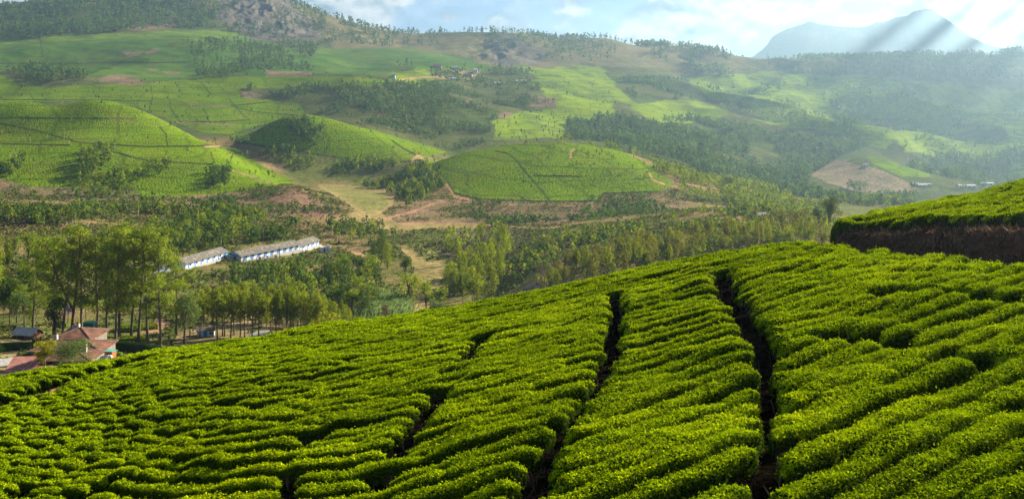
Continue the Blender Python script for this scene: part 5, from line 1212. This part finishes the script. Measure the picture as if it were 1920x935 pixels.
def wn(scale, det, vec, rough=.55, off=(0,0,0)):
    v = vmath('ADD', vec, off); z = N(nt, 'ShaderNodeTexNoise'); z.inputs['Scale'].default_value = scale; z.inputs['Detail'].default_value = det; z.inputs['Roughness'].default_value = rough
    lk.new(v, z.inputs['Vector']); return z.outputs['Fac']
nb = wn(7, 9, st, .6); nf = wn(24, 8, st, .55, (3, 1, 0)); nl = wn(3, 5, st, .5, (7, 2, 5)); nu = wn(24, 8, st, .55, (3-.0, 1, -.012))
def dirof(px, row):
    v = Vector(((px-CX)/F, 1, (HY-row)/F)).normalized(); return tuple(v)
def blob(px, row, r, k):
    """a cumulus mass: distance fall-off round a direction of the sky"""
    c = dirof(px, row); v = vmath('SUBTRACT', D, c); v = vmath('MULTIPLY', v, (1, 1, 1.5)); l = vmath('LENGTH', v)
    q = N(nt, 'ShaderNodeMapRange', interpolation_type='SMOOTHSTEP'); lk.new(l, q.inputs['Value']); q.inputs['From Min'].default_value = r/F; q.inputs['From Max'].default_value = 0
    q.inputs['To Min'].default_value = 0; q.inputs['To Max'].default_value = k; return q.outputs['Result']
cum = None
for bdef in ((650,30,170,.55),(705,-10,140,.5),(835,30,60,.42),(960,45,150,.34),(1060,10,120,.3),(1300,40,230,.62),(1380,10,190,.5),(1250,90,220,.45),(1500,20,150,.25),(1850,60,230,.6),(1700,-60,300,.5),(900,110,150,.45),(60,-5,160,.5),(1010,95,160,.4),(1600,-30,200,.4)):
    v = blob(*bdef); cum = v if cum is None else fm('MAXIMUM', cum, v)
dens = fm('ADD', fm('ADD', cum, fm('MULTIPLY', nf, .62)), fm('MULTIPLY', nb, .38))
mask = N(nt, 'ShaderNodeMapRange', interpolation_type='SMOOTHSTEP'); lk.new(dens, mask.inputs['Value']); mask.inputs['From Min'].default_value = .66; mask.inputs['From Max'].default_value = .86
wisp = N(nt, 'ShaderNodeMapRange', interpolation_type='SMOOTHSTEP'); lk.new(fm('ADD', nl, fm('MULTIPLY', nb, .5)), wisp.inputs['Value']); wisp.inputs['From Min'].default_value = .6; wisp.inputs['From Max'].default_value = .95; wisp.inputs['To Max'].default_value = .4
cm = fm('MAXIMUM', mask.outputs['Result'], wisp.outputs['Result'])
# cloud light: brighter where the mass thins towards its upper edge
edge = fm('SUBTRACT', nu, nf)
lit = N(nt, 'ShaderNodeMapRange'); lk.new(fm('ADD', fm('MULTIPLY', edge, -2.2), fm('ADD', fm('MULTIPLY', nb, 1.0), fm('MULTIPLY', mask.outputs['Result'], .25))), lit.inputs['Value']); lit.inputs['From Min'].default_value = .35; lit.inputs['From Max'].default_value = .95
cr = N(nt, 'ShaderNodeValToRGB'); e = cr.color_ramp.elements; e[0].position = 0; e[0].color = (.16,.22,.27,1); e[1].position = 1; e[1].color = (1,.98,.92,1); q = e.new(.5); q.color = (.50,.57,.60,1)
lk.new(lit.outputs['Result'], cr.inputs['Fac'])
bg2 = N(nt, 'ShaderNodeBackground'); bg2.inputs['Strength'].default_value = .44; lk.new(cr.outputs[0], bg2.inputs[0])
mx = N(nt, 'ShaderNodeMixShader'); lk.new(cm, mx.inputs[0]); lk.new(bg1.outputs[0], mx.inputs[1]); lk.new(bg2.outputs[0], mx.inputs[2]); lk.new(mx.outputs[0], out.inputs['Surface'])

# off-frame cloud strips added to block the sun and cut shafts into the haze
M_BLOCKER = mat_plain('shaft_blocker_white', (.85,.86,.88), 1, .03, .002)
rc = np.random.default_rng(5); cb = Bag()
ico = bpy.data.meshes.new('tmp'); import bmesh
bm_ = bmesh.new(); bmesh.ops.create_icosphere(bm_, subdivisions=3, radius=1); bm_.to_mesh(ico); bm_.free()
iv = np.array([v.co[:] for v in ico.vertices]); ifc = np.array([f.vertices[:] for f in ico.polygons])
tv, tf_, off_ = [], [], 0
for px_, row_, wpx, b0_, b1_ in SHAFT_STRIPS:
    v_d = np.array([(px_-CX)/F, 1, (HY-row_)/F]); b_ = b0_
    while b_ < b1_:
        a_ = (1500+rc.uniform(-60,60)-b_*v_d[2])/math.sin(EL); c_ = np.array(sdir)*a_+v_d*b_
        r_ = wpx*.5/F*b_*rc.uniform(.30,1.35); rr_ = np.array([r_, r_*1.5, 36])
        v_ = iv*(1+.30*fbm(iv[:,0]*2+b_, iv[:,1]*2+iv[:,2], 3, 90)[:,None]*1.2)*rr_+c_
        tv.append(v_); tf_.append(ifc+off_); off_ += len(v_); b_ += r_*rc.uniform(.8,2.2)
co = link(bpy.data.objects.new('clouds', fast_mesh('clouds', np.concatenate(tv), [np.concatenate(tf_)], [M_BLOCKER], smooth=True))); co['kind'] = 'structure'; co['label'] = 'added off-frame cloud strips shading the haze into sun shafts'
bpy.data.meshes.remove(ico)
# the air over the valley
m, nt2, nd, lk2 = new_mat('valley_haze')
o_ = N(nt2, 'ShaderNodeOutputMaterial'); pv = N(nt2, 'ShaderNodeVolumePrincipled')
pv.inputs['Color'].default_value = (.50,.76,1,1); pv.inputs['Density'].default_value = HAZE_D = 1.22e-4; pv.inputs['Anisotropy'].default_value = .72
lk2.new(pv.outputs[0], o_.inputs['Volume'])
hv = np.array([(x, y, z) for z in (-330, 545) for y in (-300, 9700) for x in (-20500, 20500)], float)
hf = np.array([(0,2,3,1),(4,5,7,6),(0,1,5,4),(2,6,7,3),(0,4,6,2),(1,3,7,5)])
hz = link(bpy.data.objects.new('haze', fast_mesh('haze', hv, hf, [m]))); hz['kind'] = 'stuff'; hz['label'] = 'pale sunlit haze filling the valley'


scene.render.engine = 'CYCLES'
scene.cycles.use_denoising = True
scene.cycles.max_bounces = 5; scene.cycles.diffuse_bounces = 1; scene.cycles.glossy_bounces = 1; scene.cycles.transmission_bounces = 3; scene.cycles.transparent_max_bounces = 4; scene.cycles.volume_bounces = 0
scene.cycles.use_adaptive_sampling = True; scene.cycles.adaptive_threshold = .02
scene.render.use_persistent_data = False
vs = scene.view_settings; vs.view_transform = 'Standard'; vs.look = 'None'; vs.exposure = 1.58; vs.gamma = 1; vs.use_curve_mapping = False
